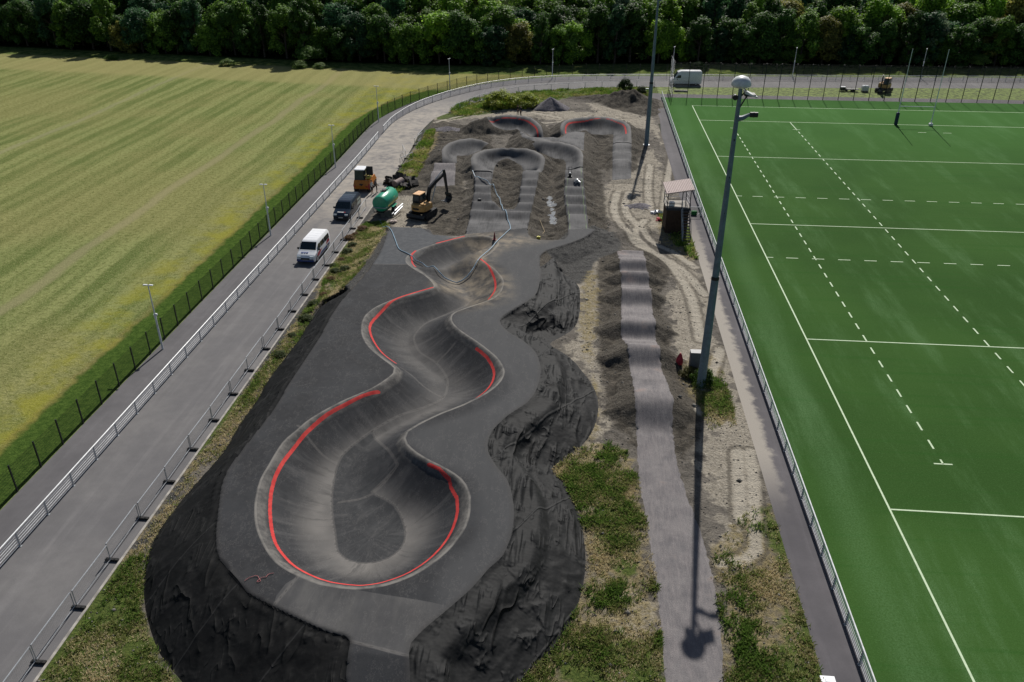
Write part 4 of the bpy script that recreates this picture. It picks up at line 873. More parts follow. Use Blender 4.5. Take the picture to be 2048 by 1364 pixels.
def mesh_fence(L0, L1, step, H, label, wire=.085, wires=.2, wt=.006):
    root_p, _ = at_len(L0); f = empty('mesh_fence', (root_p[0], root_p[1], 0)); tag(f, label, 'fence')
    n = int((L1-L0)/step); me = None
    for i in range(n+1):
        p, d = at_len(L0+i*step)
        if me is None: o = MB().box(-.045, -.035, 0, .045, .035, H+.05).out('post', M['black'], f); me = o.data
        else: o = bpy.data.objects.new('post', me); C.collection.objects.link(o); o.parent = f
        o.location = (p[0]-root_p[0], p[1]-root_p[1], 0); o.rotation_euler.z = math.atan2(d[1], d[0])
    L = np.arange(L0, L0+n*step, wire); X_ = np.interp(L, seg, FY[:, 0])-root_p[0]; Y_ = np.interp(L, seg, FY[:, 1])-root_p[1]; w_ = wt
    a = np.array([(w_, 0), (-w_*.6, w_), (-w_*.6, -w_)]); m = len(L)
    V = np.concatenate([np.stack([X_[:, None]+a[:, 0], Y_[:, None]+a[:, 1], np.full((m, 3), z)], -1) for z in (.05, H)], 1).reshape(-1, 3)
    F = (np.array([(0, 1, 4, 3), (1, 2, 5, 4), (2, 0, 3, 5)])[None]+6*np.arange(m)[:, None, None]).reshape(-1, 4)
    Ls = np.arange(L0, L0+n*step, 1.2); hx = np.interp(Ls, seg, FY[:, 0])-root_p[0]; hy = np.interp(Ls, seg, FY[:, 1])-root_p[1]
    VV = [V]; FF = [F]; off = len(V)
    for z in np.arange(.06, H+.01, wires):
        t_ = .009; VV.append(np.stack([np.tile(hx, 2), np.tile(hy, 2), np.repeat([z-t_, z+t_], len(hx))], -1)); q = np.arange(len(hx)-1)
        FF.append(np.stack([q, q+1, q+1+len(hx), q+len(hx)], 1)+off); off += 2*len(hx)
    fast_mesh('mesh_panel', np.vstack(VV), np.vstack(FF), M['black'], f); return f
s_corner = seg[np.argmin(np.abs(FY[:, 1]-97)+(FY[:, 0] > -45)*99)]
mesh_fence(s_start-5, s_corner, 2.52, 2.0, 'black mesh fence running straight along the mown field beside the footpath')
mesh_fence(s_corner+.01, seg[-1]-45, 2.9, 2.0, 'black mesh fence curving round the road bend and along the road below the wood')
# white barrier
def barrier(line, name_label, L0=None, step=2.75, H=1.08, bars=5, maxn=99, side=0.):
    ln_ = resample(line, 1500); sg = np.concatenate([[0], np.cumsum(np.linalg.norm(np.diff(ln_, axis=0), axis=1))])
    f = empty('rail_barrier', (ln_[0, 0], ln_[0, 1], 0)); tag(f, name_label, 'barrier'); ox, oy = ln_[0]
    def at(L): return np.interp(L, sg, ln_[:, 0])-ox, np.interp(L, sg, ln_[:, 1])-oy
    n = min(maxn, int(sg[-1]/step)); me = None
    for i in range(n+1):
        x, y = at(i*step)
        if me is None: o = MB().box(-.035, -.03, 0, .035, .03, H-.03).box(-.09, -.07, 0, .09, .07, .02).out('post', M['galv'], f); me = o.data
        else: o = bpy.data.objects.new('post', me); C.collection.objects.link(o); o.parent = f
        x2, y2 = at(i*step+.1); o.location = (x, y, .01); o.rotation_euler.z = math.atan2(y2-y, x2-x)
    Ls = np.arange(0, n*step+.01, step/2)
    top = MB(); top.tube([(*at(L), H) for L in Ls], .043, 8); top.out('top_rail', M['wht'], f, True)
    for b in range(bars):
        m = MB(); m.tube([(*at(L), .16+b*(H-.28)/(bars-.5)) for L in Ls], .02, 5); m.out('rail', M['wht'] if b else M['galv'], f)
    return f
iE = np.argmax(rail[:, 1] > 95)
barrier(rail[(rail[:, 1] > -14) & (rail[:, 1] < 86) & (rail[:, 0] < -50)], 'white tube barrier between the footpath and the road, straight run from the near corner')
barrier(rail[(rail[:, 1] >= 85.5)], 'white tube barrier following the road round the bend and below the wood', step=2.9, maxn=60)
barrier(np.array([(-5.2, -22), (-5.2, 60), (-5.0, 118.)]), 'white spectator barrier along the left side of the artificial pitch', step=2.5, bars=5)
# tall ball-stop fence behind the goal
x_ = -3.0; bf = empty('ball_stop_fence', (-3.0, 117.9, 0)); tag(bf, 'tall dark ball stop fence behind the rugby posts at the far end of the pitch', 'fence')
me = None; n_p = 27
for i in range(n_p):
    xx = i*2.78; yy = xx*.0115
    if me is None: o = MB().box(-.05, -.05, 0, .05, .05, 6.3).box(-.07, -.07, 6.3, .07, .07, 6.34).out('post', M['black'], bf); me = o.data
    else: o = bpy.data.objects.new('post', me); C.collection.objects.link(o); o.parent = bf
    o.location = (xx, yy, 0)
m = MB()
for z in np.arange(.1, 6.31, .2): m.box(0, -.004, z-.008, (n_p-1)*2.78, .004+.0115*0, z+.008)
V = np.array(m.V); V[:, 1] += V[:, 0]*.0115; m.V = [tuple(v) for v in V]
m.out('mesh_panel', M['black'], bf)
m = MB()
for i in range(int((n_p-1)*2.78/.2)):
    m.box(i*.2-.004, i*.2*.0115-.004, .1, i*.2+.004, i*.2*.0115+.004, 6.3)
m.out('mesh_panel', M['black'], bf)
# return of the fence at the path end, mesh coloured paler than the black panels to imitate side light
rf = empty('ball_stop_return', (-3.0, 118., 0)); tag(rf, 'short return of the ball stop fence left of the white panel van', 'fence')
m = MB()
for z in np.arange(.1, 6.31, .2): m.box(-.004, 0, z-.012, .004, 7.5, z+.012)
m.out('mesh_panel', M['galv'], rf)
for yy in (2.5, 5., 7.5): o = MB().box(-.05, yy-.05, 0, .05, yy+.05, 6.3).out('post', M['black'], rf)
# lamp posts
def lamp_post(x, y, rz, label, H=5.8):
    f = empty('lamp_post', (x, y, 0), rz); tag(f, label, 'lamp post', 'white lamp posts along the footpath')
    MB().cyl(0, 0, 0, H*.52, .085, .075, 10).cyl(0, 0, H*.52, H, .055, .04, 10).out('pole', M['wht'], f, True)
    MB().cyl(0, 0, H*.5, H*.56, .11, .11, 10).sphere((.10, 0, H*.55), .13, 8, 6).out('camera_dome', M['wht'], f, True)
    MB().tube([(-.16, 0, H), (.16, 0, H)], .035, 6).out('bracket', M['wht'], f)
    for sx in (-1, 1): MB().box(sx*.24-.17, -.1, H-.02, sx*.24+.17, .1, H+.06, .03).out('lamp_head', M['wht'], f)
    return f
L1 = lamp_post(-53.6, 15.4, 0, 'white twin-head lamp post nearest the camera, by the black fence left of the road')
for (x, y, l) in [(-53.6, 41.3, 'second white lamp post along the black fence, left of the white van'), (-53.6, 67.3, 'third white lamp post along the black fence, left of the orange loader'), (-53.6, 93.5, 'white lamp post by the black fence where the road starts to bend'), (-45.7, 120.3, 'white lamp post inside the fence at the middle of the road bend'),
                  (-26.3, 133.5, 'white lamp post behind the road, above the far bowls'), (-1.2, 139.3, 'white lamp post rising just left of the white panel van'), (24., 140.5, 'white lamp post midway between the panel van and yellow excavator'), (50.6, 142., 'white lamp post seen between the two rugby uprights')]:
    dup(L1, (x, y, 0), 0 if x < -50 else 1.2, l)
# floodlight masts
def mast(x, y, label):
    f = empty('floodlight_mast', (x, y, 0)); tag(f, label, 'floodlight mast', 'dark floodlight masts beside the pitch')
    H = 22.3
    MB().cyl(0, 0, 0, 9.2, .34, .27, 12).out('lower_pole', M['steel'], f, True); MB().cyl(0, 0, 9.2, H, .245, .13, 12).out('upper_pole', M['steel'], f, True)
    MB().cyl(0, 0, 9.05, 9.3, .285, .28, 12).out('pole_joint', M['dark'], f); MB().cyl(0, 0, 0, .08, .5, .5, 12).out('base_plate', M['galv'], f)
    m = MB(); rg = []
    for r, z in ((.05, H+.12), (.52, H+.1), (.62, H+.2), (.62, H+.32), (.55, H+.52), (.42, H+.67), (.21, H+.77), (.03, H+.8)): rg.append([(r*math.cos(a*math.pi/12), r*math.sin(a*math.pi/12), z) for a in range(24)])
    m.loft(rg); m.out('dome', M['wht'], f, True)
    MB().tube([(0, 0, H-.6), (.35, -.05, H-.1), (0, 0, H+.15)], .05, 6).tube([(0, 0, H-1.4), (.5, 0, H-.35)], .04, 6).tube([(.1, .2, H-1.2), (.5, .15, H-.4)], .03, 6).out('bracket', M['dark'], f)
    fl = MB(); fl.loft([[(.25, -.4, H-.25), (.25, .4, H-.25), (.25, .4, H-.1), (.25, -.4, H-.1)], [(1.05, -.45, H-.5), (1.05, .45, H-.5), (1.05, .45, H-.42), (1.05, -.45, H-.42)]]); fl.out('floodlight', M['wht'], f)
    MB().box(.27, -.34, H-.42, .95, .34, H-.30).out('floodlight', M['dark'], f)
    MB().tube([(0, 0, H-1.9), (.35, 0, H-1.85), (.8, 0, H-1.6)], [.2, .17, .1], 8).out('projector', M['steel'], f, True)
    MB().cylx(.8, 1.3, 0, H-1.62, .17, 12).cylx(1.02, 1.06, 0, H-1.62, .19, 12).out('projector_head', M['dark'], f, True)
    MB().cyly(-.28, -.15, .2, H-.55, .17, 10).out('rear_projector', M['dark'], f)
    for z in (11.5, 14, 16.5, 19): MB().box(-.03, -.2, z, .03, -.12, z+.12).out('step_bracket', M['dark'], f)
    return f
m1 = mast(-9.9, 13.3, 'tall dark floodlight mast nearest the camera, with a white dome on top')
dup(m1, (-9.9, 83.2, 0), 0, 'far floodlight mast rising out of the top of the picture beside the far bowls')
# rugby posts
rp = empty('rugby_posts', (35, 100, 0)); tag(rp, 'white H-shaped rugby posts at the far end of the artificial pitch', 'goal')
for sx in (-1, 1): MB().cyl(sx*2.8, 0, 0, 6, .09, .08, 10).cyl(sx*2.8, 0, 6, 12, .06, .045, 10).out('upright', M['wht'], rp, True)
MB().cylx(-2.8, 2.8, 0, 3., .06, 10).out('crossbar', M['wht'], rp, True)
o = MB().box(-.25, -.25, 0, .25, .25, 2.0, .09).out('post_pad', plain('navy_pad', (.015, .03, .075), .6), rp); o.location = (-2.8, 0, 0)
o = MB().box(-.3, -.35, .02, .3, .35, .45, .1).out('fallen_pad', M['wht']); o.location = (37.7, 99.7, 0); tag(o, 'white folded pad lying at the foot of the right rugby upright', 'post pad')
# ------------------------------------------------------------------ things: temporary fence, vehicles, machines, people, clutter
def panel():
    f = empty('temporary_barrier', (0, 0, 0)); H = 1.15
    MB().box(-.11, -.5, 0, .11, .26, .13, .03).cyl(0, -.3, .13, .15, .05).cyl(0, .1, .13, .15, .05).out('foot', M['rubber'], f)
    m = MB(); m.tube([(0.06, 0, .12), (0.06, 0, H)], .028, 6).tube([(3.44, 0, .12), (3.44, 0, H)], .028, 6).tube([(.06, 0, H), (3.44, 0, H)], .032, 6).tube([(.06, 0, .16), (3.44, 0, .16)], .021, 6)
    m.out('frame', M['galv'], f, True)
    m = MB()
    for k in range(1, 30): x = .06+k*.1127; m.add([(x-.004, 0, .16), (x+.004, 0, .16), (x+.003, 0, H), (x-.003, 0, H)], [(0, 1, 2, 3)])
    for k in range(1, 8): z = .16+k*.124; m.add([(.06, .002, z-.003), (3.44, .002, z-.003), (3.44, .002, z+.003), (.06, .002, z+.003)], [(0, 1, 2, 3)])
    m.out('mesh_infill', M['galv'], f); return f
GP, GF = 'temporary fence panels along the site', 'fence feet under the temporary panels'
pn = panel(); first = True; cnt = 0
def place_panel(x, y, a, label):
    global first
    if first: pn.location = (x, y, 0.02); pn.rotation_euler = (0, 0, a); tag(pn, label, 'barrier', GP); first = False; return pn
    return dup(pn, (x, y, .02), a, label)
k0 = 0
yy = -18.9
while yy < 50.5:
    jx = rt.uniform(-.05, .05)
    if k0 >= 0: place_panel(-45.25+jx, yy, math.pi/2+rt.uniform(-.012, .012), f'{ordw(k0)} low mesh barrier from the near end, between road and verge')
    yy += 3.5; k0 += 1
for i, (px, py, a) in enumerate([(757, 411, 1.1), (800, 333, 1.2), (812, 318, 1.9), (829, 292, 1.4), (836, 284, 1.5)]):
    x0, y0 = G(px, py); place_panel(x0, y0, a, f'{ordw(i)} loose mesh barrier counting away from the green tanker')
inn = resample(road_in, 1500); sg = np.concatenate([[0], np.cumsum(np.linalg.norm(np.diff(inn, axis=0), axis=1))])
i0 = sg[np.argmin(np.hypot(inn[:, 0]+42.3, inn[:, 1]-100.5))]; k = 0
while k < 16:
    L = i0+k*3.5; x0, y0 = np.interp(L, sg, inn[:, 0]), np.interp(L, sg, inn[:, 1]); x1, y1 = np.interp(L+3.5, sg, inn[:, 0]), np.interp(L+3.5, sg, inn[:, 1])
    place_panel(x0, y0, math.atan2(y1-y0, x1-x0), f'{ordw(k)} mesh barrier from the left along the inner edge of the road bend'); k += 1

def wheel(x, y, z, r, wd, parent):
    t = MB().cylx(x-wd/2, x+wd/2, y, z, r, 18).out('wheel', M['rubber'], parent, True); s = 1 if x > 0 else -1
    MB().cylx(x+s*(wd/2-.02), x+s*(wd/2+.015), y, z, r*.58, 14).out('rim', M['galv'], t, True); return t
def van(loc, rz, label, L=5.2, H=1.95, paint=None, long_=False, glass=True):
    """front points to -y"""
    f = empty('parked_van', loc, rz); tag(f, label, 'van'); w = .97; h = L/2
    if not long_: st = [(-h, .62, .82, .42), (-h+.08, .8, .9, .3), (-h+.35, 1.02, .95, .26), (-h+.95, 1.17, .97, .26), (-h+1.72, H-.1, .97, .26), (-h+2.1, H, .97, .26), (h-.25, H, .97, .26), (h-.04, H-.1, .95, .3), (h, H-.3, .93, .38)]
    else: st = [(-h, .7, .85, .45), (-h+.08, .95, .93, .32), (-h+.3, 1.2, .98, .3), (-h+.75, 1.42, 1.0, .3), (-h+1.5, H-.22, 1.0, .3), (-h+2.1, H, 1.0, .3), (h-.2, H, 1.0, .3), (h-.03, H-.08, .98, .34), (h, H-.3, .96, .42)]
    rings = []
    for y, zt, w_, z0 in st:
        zb_ = min(zt-.12, 1.12 if not long_ else 1.4); tw = w_*(.86 if zt > 1.5 else .93)
        rings.append([(-w_*.96, y, z0), (-w_, y, z0+.2), (-w_, y, zb_), (-(w_*.4+tw*.6), y, zt-.12*(zt-.3)), (-tw+.08, y, zt), (tw-.08, y, zt), ((w_*.4+tw*.6), y, zt-.12*(zt-.3)), (w_, y, zb_), (w_, y, z0+.2), (w_*.96, y, z0)])
    b = MB().loft(rings); body = b.out('body', paint, f, True)
    # windscreen lies on the slope
    ya, za, yb, zb2 = st[3][0], st[3][1], st[4][0], st[4][1]; y0, z0_ = ya+.07*(yb-ya), za+.07*(zb2-za); y1, z1_ = ya+.94*(yb-ya), za+.94*(zb2-za)
    d = Vector((0, -(z1_-z0_), (y1-y0))).normalized()*.02
    MB().add([(-.86, y0+d.y, z0_+d.z), (.86, y0+d.y, z0_+d.z), (.78, y1+d.y, z1_+d.z), (-.78, y1+d.y, z1_+d.z)], [(0, 1, 2, 3)]).out('windscreen', M['glass'], f)
    zb_ = 1.12 if not long_ else 1.4; w = w if not long_ else 1.005
    for sx in (-1, 1):
        def side(y0, y1, z0, z1, nm, mt, fr=0.):
            xa = w*1.003 if z0 < zb_+.05 else w*.98; tq = (z1-zb_)/(H*.88-zb_) if z1 > zb_ else 0; xb = w*(1-.075*min(max(tq, 0), 1))+.012
            MB().add([(sx*(w+.012), y0, z0), (sx*(w+.012), y1, z0), (sx*xb, y1, z1), (sx*xb, y0+fr, z1)], [(0, 1, 2, 3) if sx > 0 else (3, 2, 1, 0)]).out(nm, mt, f)
        if not long_:
            side(-h+1.15, -h+2.15, 1.16, H-.32, 'side_window', M['glass'], .45)
            if glass:
                side(-h+2.25, -h+3.35, 1.16, H-.32, 'side_window', M['glass']); side(-h+3.45, h-.35, 1.16, H-.32, 'side_window', M['glass'])
        else: side(-h+1.0, -h+2.05, 1.45, H-.75, 'side_window', M['glass'], .5)
        m = MB().box(sx*(w+.02)-.02, -h+1.28, 1.12, sx*(w+.22), -h+1.38, 1.34, .02); m.out('wing_mirror', M['dark'], f)
        MB().box(sx*.66-.2, -h-.005+.02, .72, sx*.66+.2, -h+.14, .88, .03).out('headlight', M['lens'], f)
        wheel(sx*.86, -h+.95, .34, .34, .24, f); wheel(sx*.86, h-1.05, .34, .34, .24, f)
        MB().box(sx*.98-.01, -h+.6, .25, sx*.98+.01, h-.6, .34).out('sill', M['dark'], f)
    MB().box(-.45, -h-.02, .55, .45, -h+.06, .72, .02).out('grille', M['dark'], f)
    MB().box(-.9, -h+.0, .26, .9, -h+.2, .46, .05).out('bumper', M['dark'], f)
    MB().box(-.26, -h-.012, .44, .26, -h+.0, .54).out('number_plate', plain('plate_white', (.6, .6, .55), .5), f)
    m = MB()
    for q in range(4 if not long_ else 6): y = -h+2.5+q*.62; m.box(-.7, y, H-.01, .7, y+.05, H+.012)
    m.out('roof_ribs', paint, f)
    return f, h
wp = plain('white_body', (.84, .85, .87), .3, spec=.5, var=.03); bp = plain('dark_blue_body', (.018, .03, .05), .22, spec=.6, var=.1); lb = plain('livery_blue', (.03, .06, .22), .35); lr = plain('livery_red', (.42, .02, .04), .35)
v1, h = van((-47.15, 36.3, .01), -.03, 'white van with blue and red livery parked on the road beside the temporary fence', 5.3, 1.98, wp)
MB().loft([[(-.88, -h-.02, .34), (.88, -h-.02, .34), (.9, -h-.02, .5), (-.9, -h-.02, .5)], [(-.88, -h+.1, .36), (.88, -h+.1, .36), (.9, -h+.05, .52), (-.9, -h+.05, .52)]]).out('front_livery', lb, v1)
for sx in (-1, 1):
    def pl(pts, mt, nm): MB().add([(sx*(.978+k_*.001), y, z) for k_, (y, z) in enumerate(pts)], [tuple(range(len(pts))) if sx > 0 else tuple(reversed(range(len(pts))))]).out(nm, mt, v1)
    pl([(-h+.5, .45), (-h+1.6, .5), (-h+2.6, .95), (-h+1.3, .9)], lr, 'side_livery'); pl([(-h+1.7, .4), (h-.4, .42), (h-.3, .66), (-h+2.2, .6)], lb, 'side_livery'); pl([(h-1.5, .75), (h-.35, .78), (h-.45, 1.1), (h-1.2, 1.1)], lr, 'side_livery')
m = MB()
for q, (x, s_) in enumerate([(-.52, .09), (-.38, .09), (-.20, .13), (.02, .16)]): m.box(x, -h+.42, 1.055+0*q, x+s_, -h+.62, 1.135)
m.out('bonnet_lettering', lb, v1)
v2, h = van((-46.95, 48.9, .01), -.03, 'dark blue van with a pale roof sheen parked behind the white van', 5.3, 1.95, bp)
MB().box(-.45, -h+.3, 1.0, .3, -h+.42, 1.045).out('bonnet_lettering', plain('white_letters', (.7, .7, .7), .5), v2); MB().box(.32, -h+.3, 1.0, .5, -h+.42, 1.046).out('bonnet_lettering', lr, v2)
MB().add([(.985, .9, .8), (.985, 2.2, .8), (.955, 2.2, 1.5), (.955, 1.2, 1.5)], [(0, 1, 2, 3)]).out('side_lettering', plain('pale_lettering', (.5, .55, .5), .5), v2)
v3, h = van((.55, 130.0, .01), -math.pi/2+.05, 'large white high-roof panel van on the far road behind the ball stop fence', 6.2, 2.75, wp, True)
v3.rotation_euler.z = math.pi/2*3+.06
# excavators
yel = plain('excavator_orange', (.50, .28, .09), .4, spec=.5, var=.1); blk = plain('black_steel', (.016, .018, .022), .45); grs = plain('track_rubber', (.03, .028, .026), .9)
def excavator(loc, rz, label, boomswing=0., pose=0):
    """house faces +y in its own frame"""
    f = empty('excavator', loc, rz); tag(f, label, 'excavator')
    for sx in (-1, 1):
        m = MB(); rr = []
        for x in (sx*.95-.22, sx*.95+.22):
            ring = []
            for k_ in range(20):
                a = k_/20*2*math.pi; cx = 1.05 if math.cos(a) > 0 else -1.05; ring.append((x, cx+.36*math.cos(a), .38+.36*math.sin(a)))
            rr.append(ring)
        m.loft(rr); tr_ = m.out('track', grs, f)
        m = MB()
        for k_ in range(11): y = -1.1+k_*.22; m.box(sx*.95-.24, y, .72, sx*.95+.24, y+.09, .765); m.box(sx*.95-.24, y, -.005, sx*.95+.24, y+.09, .025)
        m.out('track_shoes', blk, tr_)
        m = MB()
        for y in (-1.0, -.5, 0, .5, 1.0): m.cylx(sx*1.12, sx*1.20, y, .36, .16, 10)
        m.out('rollers', M['dark'], tr_)
    MB().box(-.75, -.9, .45, .75, .9, .7, .05).cyl(0, 0, .7, .88, .55).out('undercarriage', blk, f)
    # counterweight house, rounded back
    rings = []
    for z, k_ in ((.88, .93), (.98, 1.0), (1.5, 1.0), (1.66, .93)):
        rings.append([(x*k_, y*k_, z) for x, y in ((-1.0, .95), (-1.0, -.9), (-.8, -1.25), (-.35, -1.42), (.35, -1.42), (.8, -1.25), (1.0, -.9), (1.0, .55), (.3, .6), (.2, .95))])
    MB().loft(rings).out('engine_cover', yel, f)
    MB().box(.25, -1.1, 1.66, .9, -.1, 1.8, .05).out('bonnet', yel, f); MB().box(-.5, -1.46, 1.15, .3, -1.40, 1.36).out('vent', blk, f); MB().cyl(.65, -.75, 1.8, 2.05, .05).out('exhaust', blk, f)
    cb = MB(); cb.loft([[(-.95, -.65, 1.55), (.02, -.65, 1.55), (.02, .85, 1.0), (-.95, .85, 1.0)], [(-.95, -.65, 1.9), (.02, -.65, 1.9), (.02, .98, 1.75), (-.95, .98, 1.75)], [(-.9, -.6, 2.62), (-.03, -.6, 2.62), (-.03, .72, 2.62), (-.9, .72, 2.62)]]); cab_ = cb.out('cab', blk, f)
    for a in ([(-.84, -.672, 1.95), (-.09, -.672, 1.95), (-.11, -.635, 2.5), (-.82, -.635, 2.5)], [(.03, -.5, 1.9), (.03, .75, 1.85), (-.015, .6, 2.5), (-.015, -.48, 2.5)], [(-.96, .75, 1.85), (-.96, -.5, 1.9), (-.935, -.48, 2.5), (-.935, .6, 2.5)], [(-.05, 1.0, 1.75), (-.88, 1.0, 1.75), (-.84, .76, 2.55), (-.09, .76, 2.55)]):
        MB().add(a, [(0, 1, 2, 3)]).out('window', plain('cab_glass', (.03, .045, .05), .1, spec=.7) if 'cab_glass' not in bpy.data.materials else bpy.data.materials['cab_glass'], cab_)
    MB().box(-.95, -.68, 2.62, .04, .78, 2.72, .05).out('cab_roof', plain('cab_roof_paint', (.72, .42, .20), .4), cab_)
    # boom, stick, bucket
    bx = .32; s = boomswing; c_, s__ = math.cos(s), math.sin(s)
    def W(q): return (bx+q[0]*c_-q[1]*s__, .75+q[0]*s__+q[1]*c_, q[2])
    def beam(pts, nm, mt, wd=.13):
        m = MB(); rings = []
        for (y, z, hh), (ty, tz) in pts:
            n_ = Vector((0, -tz, ty)).normalized()*hh/2; rings.append([W((-wd, y-n_.y, z-n_.z)), W((wd, y-n_.y, z-n_.z)), W((wd, y+n_.y, z+n_.z)), W((-wd, y+n_.y, z+n_.z))])
        m.loft(rings); return m.out(nm, mt, f)
    if pose == 0: bo = [((0, 1.1, .3), (.1, 1)), ((.05, 2.3, .46), (.2, 1)), ((.35, 3.1, .5), (.8, 1)), ((1.5, 3.7, .38), (1, .45)), ((2.9, 4.25, .28), (1, .4))]; s_a, s_b = (2.85, 4.4), (3.25, 1.85); bk = (3.3, 1.7)
    else: bo = [((0, 1.1, .3), (.1, 1)), ((-.1, 2.2, .46), (.0, 1)), ((.2, 2.9, .5), (.8, 1)), ((1.1, 3.2, .38), (1, .2)), ((1.9, 3.0, .28), (1, -.3))]; s_a, s_b = (1.85, 3.15), (1.7, 1.1); bk = (1.6, .95)
    bm = beam(bo, 'boom', blk)
    d = Vector((0, s_b[0]-s_a[0], s_b[1]-s_a[1])).normalized()
    beam([((s_a[0]-d.y*.35, s_a[1]-d.z*.35, .2), (d.y, d.z)), ((s_a[0]+d.y*.3, s_a[1]+d.z*.3, .34), (d.y, d.z)), ((s_b[0], s_b[1], .18), (d.y, d.z))], 'stick', blk, .11)
    MB().tube([W((0, bo[1][0][0]+.45, bo[1][0][1]-1.1)), W((0, bo[3][0][0], bo[3][0][1]-.15))], .06, 6).out('hydraulic_ram', M['galv'], f)
    MB().tube([W((0, bo[3][0][0]-.2, bo[3][0][1]+.25)), W((0, s_a[0]-.25, s_a[1]+.3))], .055, 6).out('hydraulic_ram', M['galv'], f)
    m = MB(); rings = []
    for x in (-.42, .42):
        rings.append([W((x, bk[0]+a_, bk[1]+b__)) for a_, b__ in ((0, .15), (.25, -.1), (.35, -.5), (.15, -.9), (-.3, -1.05), (-.62, -.85), (-.3, -.82), (.05, -.7), (.14, -.42), (-.05, -.1))])
    m.loft(rings); bu = m.out('bucket', blk, f)
    m = MB()
    for q in range(5): m.tube([W((-.36+q*.18, bk[0]-.6, bk[1]-.87)), W((-.36+q*.18, bk[0]-.82, bk[1]-.72))], [.05, .02], 5)
    m.out('bucket_teeth', M['galv'], bu)
    m = MB().loft([[(-1.2, -1.75, .08), (1.2, -1.75, .08), (1.2, -1.68, .06), (-1.2, -1.68, .06)], [(-1.2, -1.86, .35), (1.2, -1.86, .35), (1.2, -1.79, .35), (-1.2, -1.79, .35)], [(-1.2, -1.75, .68), (1.2, -1.75, .68), (1.2, -1.68, .68), (-1.2, -1.68, .68)]]).box(-.6, -1.8, .3, -.45, -.8, .45).box(.45, -1.8, .3, .6, -.8, .45)
    bl = m.out('dozer_blade', blk, f); return f
excavator((-37.9, 48.9, .1), -.35, 'orange excavator with raised black boom standing on the dirt beside the green tanker', -.25)
excavator((38.3, 126.6, .02), 2.5, 'yellow excavator on the grass behind the ball stop fence near the rugby posts', .3, 1)
# tanker
grn = plain('tank_green', (.02, .30, .18), .3, spec=.55, var=.08)
t_ = empty('water_tanker', (-42.45, 49.6, 0), -.14); tag(t_, 'green cylindrical water tanker on a trailer beside the orange excavator', 'tanker trailer')
m = MB(); m.tube([(0, -1.95, 1.75), (0, -1.9, 1.75), (0, -1.75, 1.75), (0, 1.75, 1.75), (0, 1.9, 1.75), (0, 2.0, 1.75)], [.55, .85, .95, .95, .85, .5], 28); m.out('tank', grn, t_, True)
MB().cyl(-.15, .2, 2.66, 2.86, .28).box(-.5, -.2, 2.68, .15, -.12, 2.8).box(-.5, .5, 2.68, .15, .58, 2.8).cyl(.0, 1.2, 2.66, 2.76, .08).out('filler_hatch', blk, t_)
m = MB()
for x, s_ in ((.93, 1), (-.93, -1)): m.box(x-.03, -1.6, 1.42, x+.03, 1.6, 1.55)
m.out('yellow_stripe', plain('stripe_yellow', (.55, .45, .08), .5), t_)
MB().box(.86, .35, 1.75, .93, .75, 2.0).out('badge', bpy.data.materials['stripe_yellow'], t_)
MB().box(-.5, -2.0, .72, -.38, 2.0, .88).box(.38, -2.0, .72, .5, 2.0, .88).box(-.5, -2.0, .74, .5, -1.88, .86).tube([(-.4, 2.0, .8), (0, 3.3, .6)], .06).tube([(.4, 2.0, .8), (0, 3.3, .6)], .06).out('chassis', blk, t_)
for sx in (-1, 1): wheel(sx*.95, .1, .5, .5, .32, t_); MB().box(sx*.95-.2, -.55, 1.04, sx*.95+.2, .75, 1.08).out('mudguard', grn, t_)
MB().tube([(-.8, -2.05, 1.35), (.7, -2.05, 1.35)], .05, 6).tube([(-.8, -2.05, 1.35), (-.8, -1.9, .8)], .03, 6).tube([(.7, -2.05, 1.35), (.9, -1.6, 1.5)], .05).out('rear_bar', M['galv'], t_)
for i, (a, b_) in enumerate([((1.3, -.6, .6), (1.5, 1.6, .75)), ((1.6, -1.6, .5), (1.85, .6, .8)), ((1.1, -1.2, .35), (1.3, -.4, .5))]): MB().tube([a, b_], .08, 8).out('suction_pipe', M['galv'], t_, True)
# hose from the tanker over the platform
hs = [(760, 440, .1), (768, 455, .3), (782, 461, 1), (790, 480, 1.05), (798, 500, 1.1), (812, 508, 1.15), (824, 514, 1.2), (832, 520, 1.0), (845, 533, .3), (862, 548, 0), (880, 560, 0), (905, 565, 0), (922, 562, .1), (940, 548, .5), (955, 527, 1.), (965, 515, 1.1), (982, 500, 1.05), (992, 488, 1.), (1005, 474, 1), (1015, 465, .9), (1021, 458, .9), (1017, 440, .95), (1012, 425, 1), (1005, 412, 1), (1003, 400, 1), (997, 385, .9), (988, 372, 1), (975, 362, 1), (960, 358, 1), (950, 350, .95), (945, 344, .9)]
hp_ = smooth([G(a, b_, c_)[:2] for a, b_, c_ in hs], False, .35)
MB().tube([(x, y, max(hz(x+a_, y+b_) for a_ in (-.3, -.15, 0, .15, .3) for b_ in (-.3, -.15, 0, .15, .3))+.05) for x, y in hp_], .05, 7).out('hose', plain('hose_blue', (.22, .33, .42), .5)).name = 'water_hose'
tag(bpy.data.objects['water_hose'], 'pale blue water hose snaking across the platform and between the two rhythm lanes', 'hose')
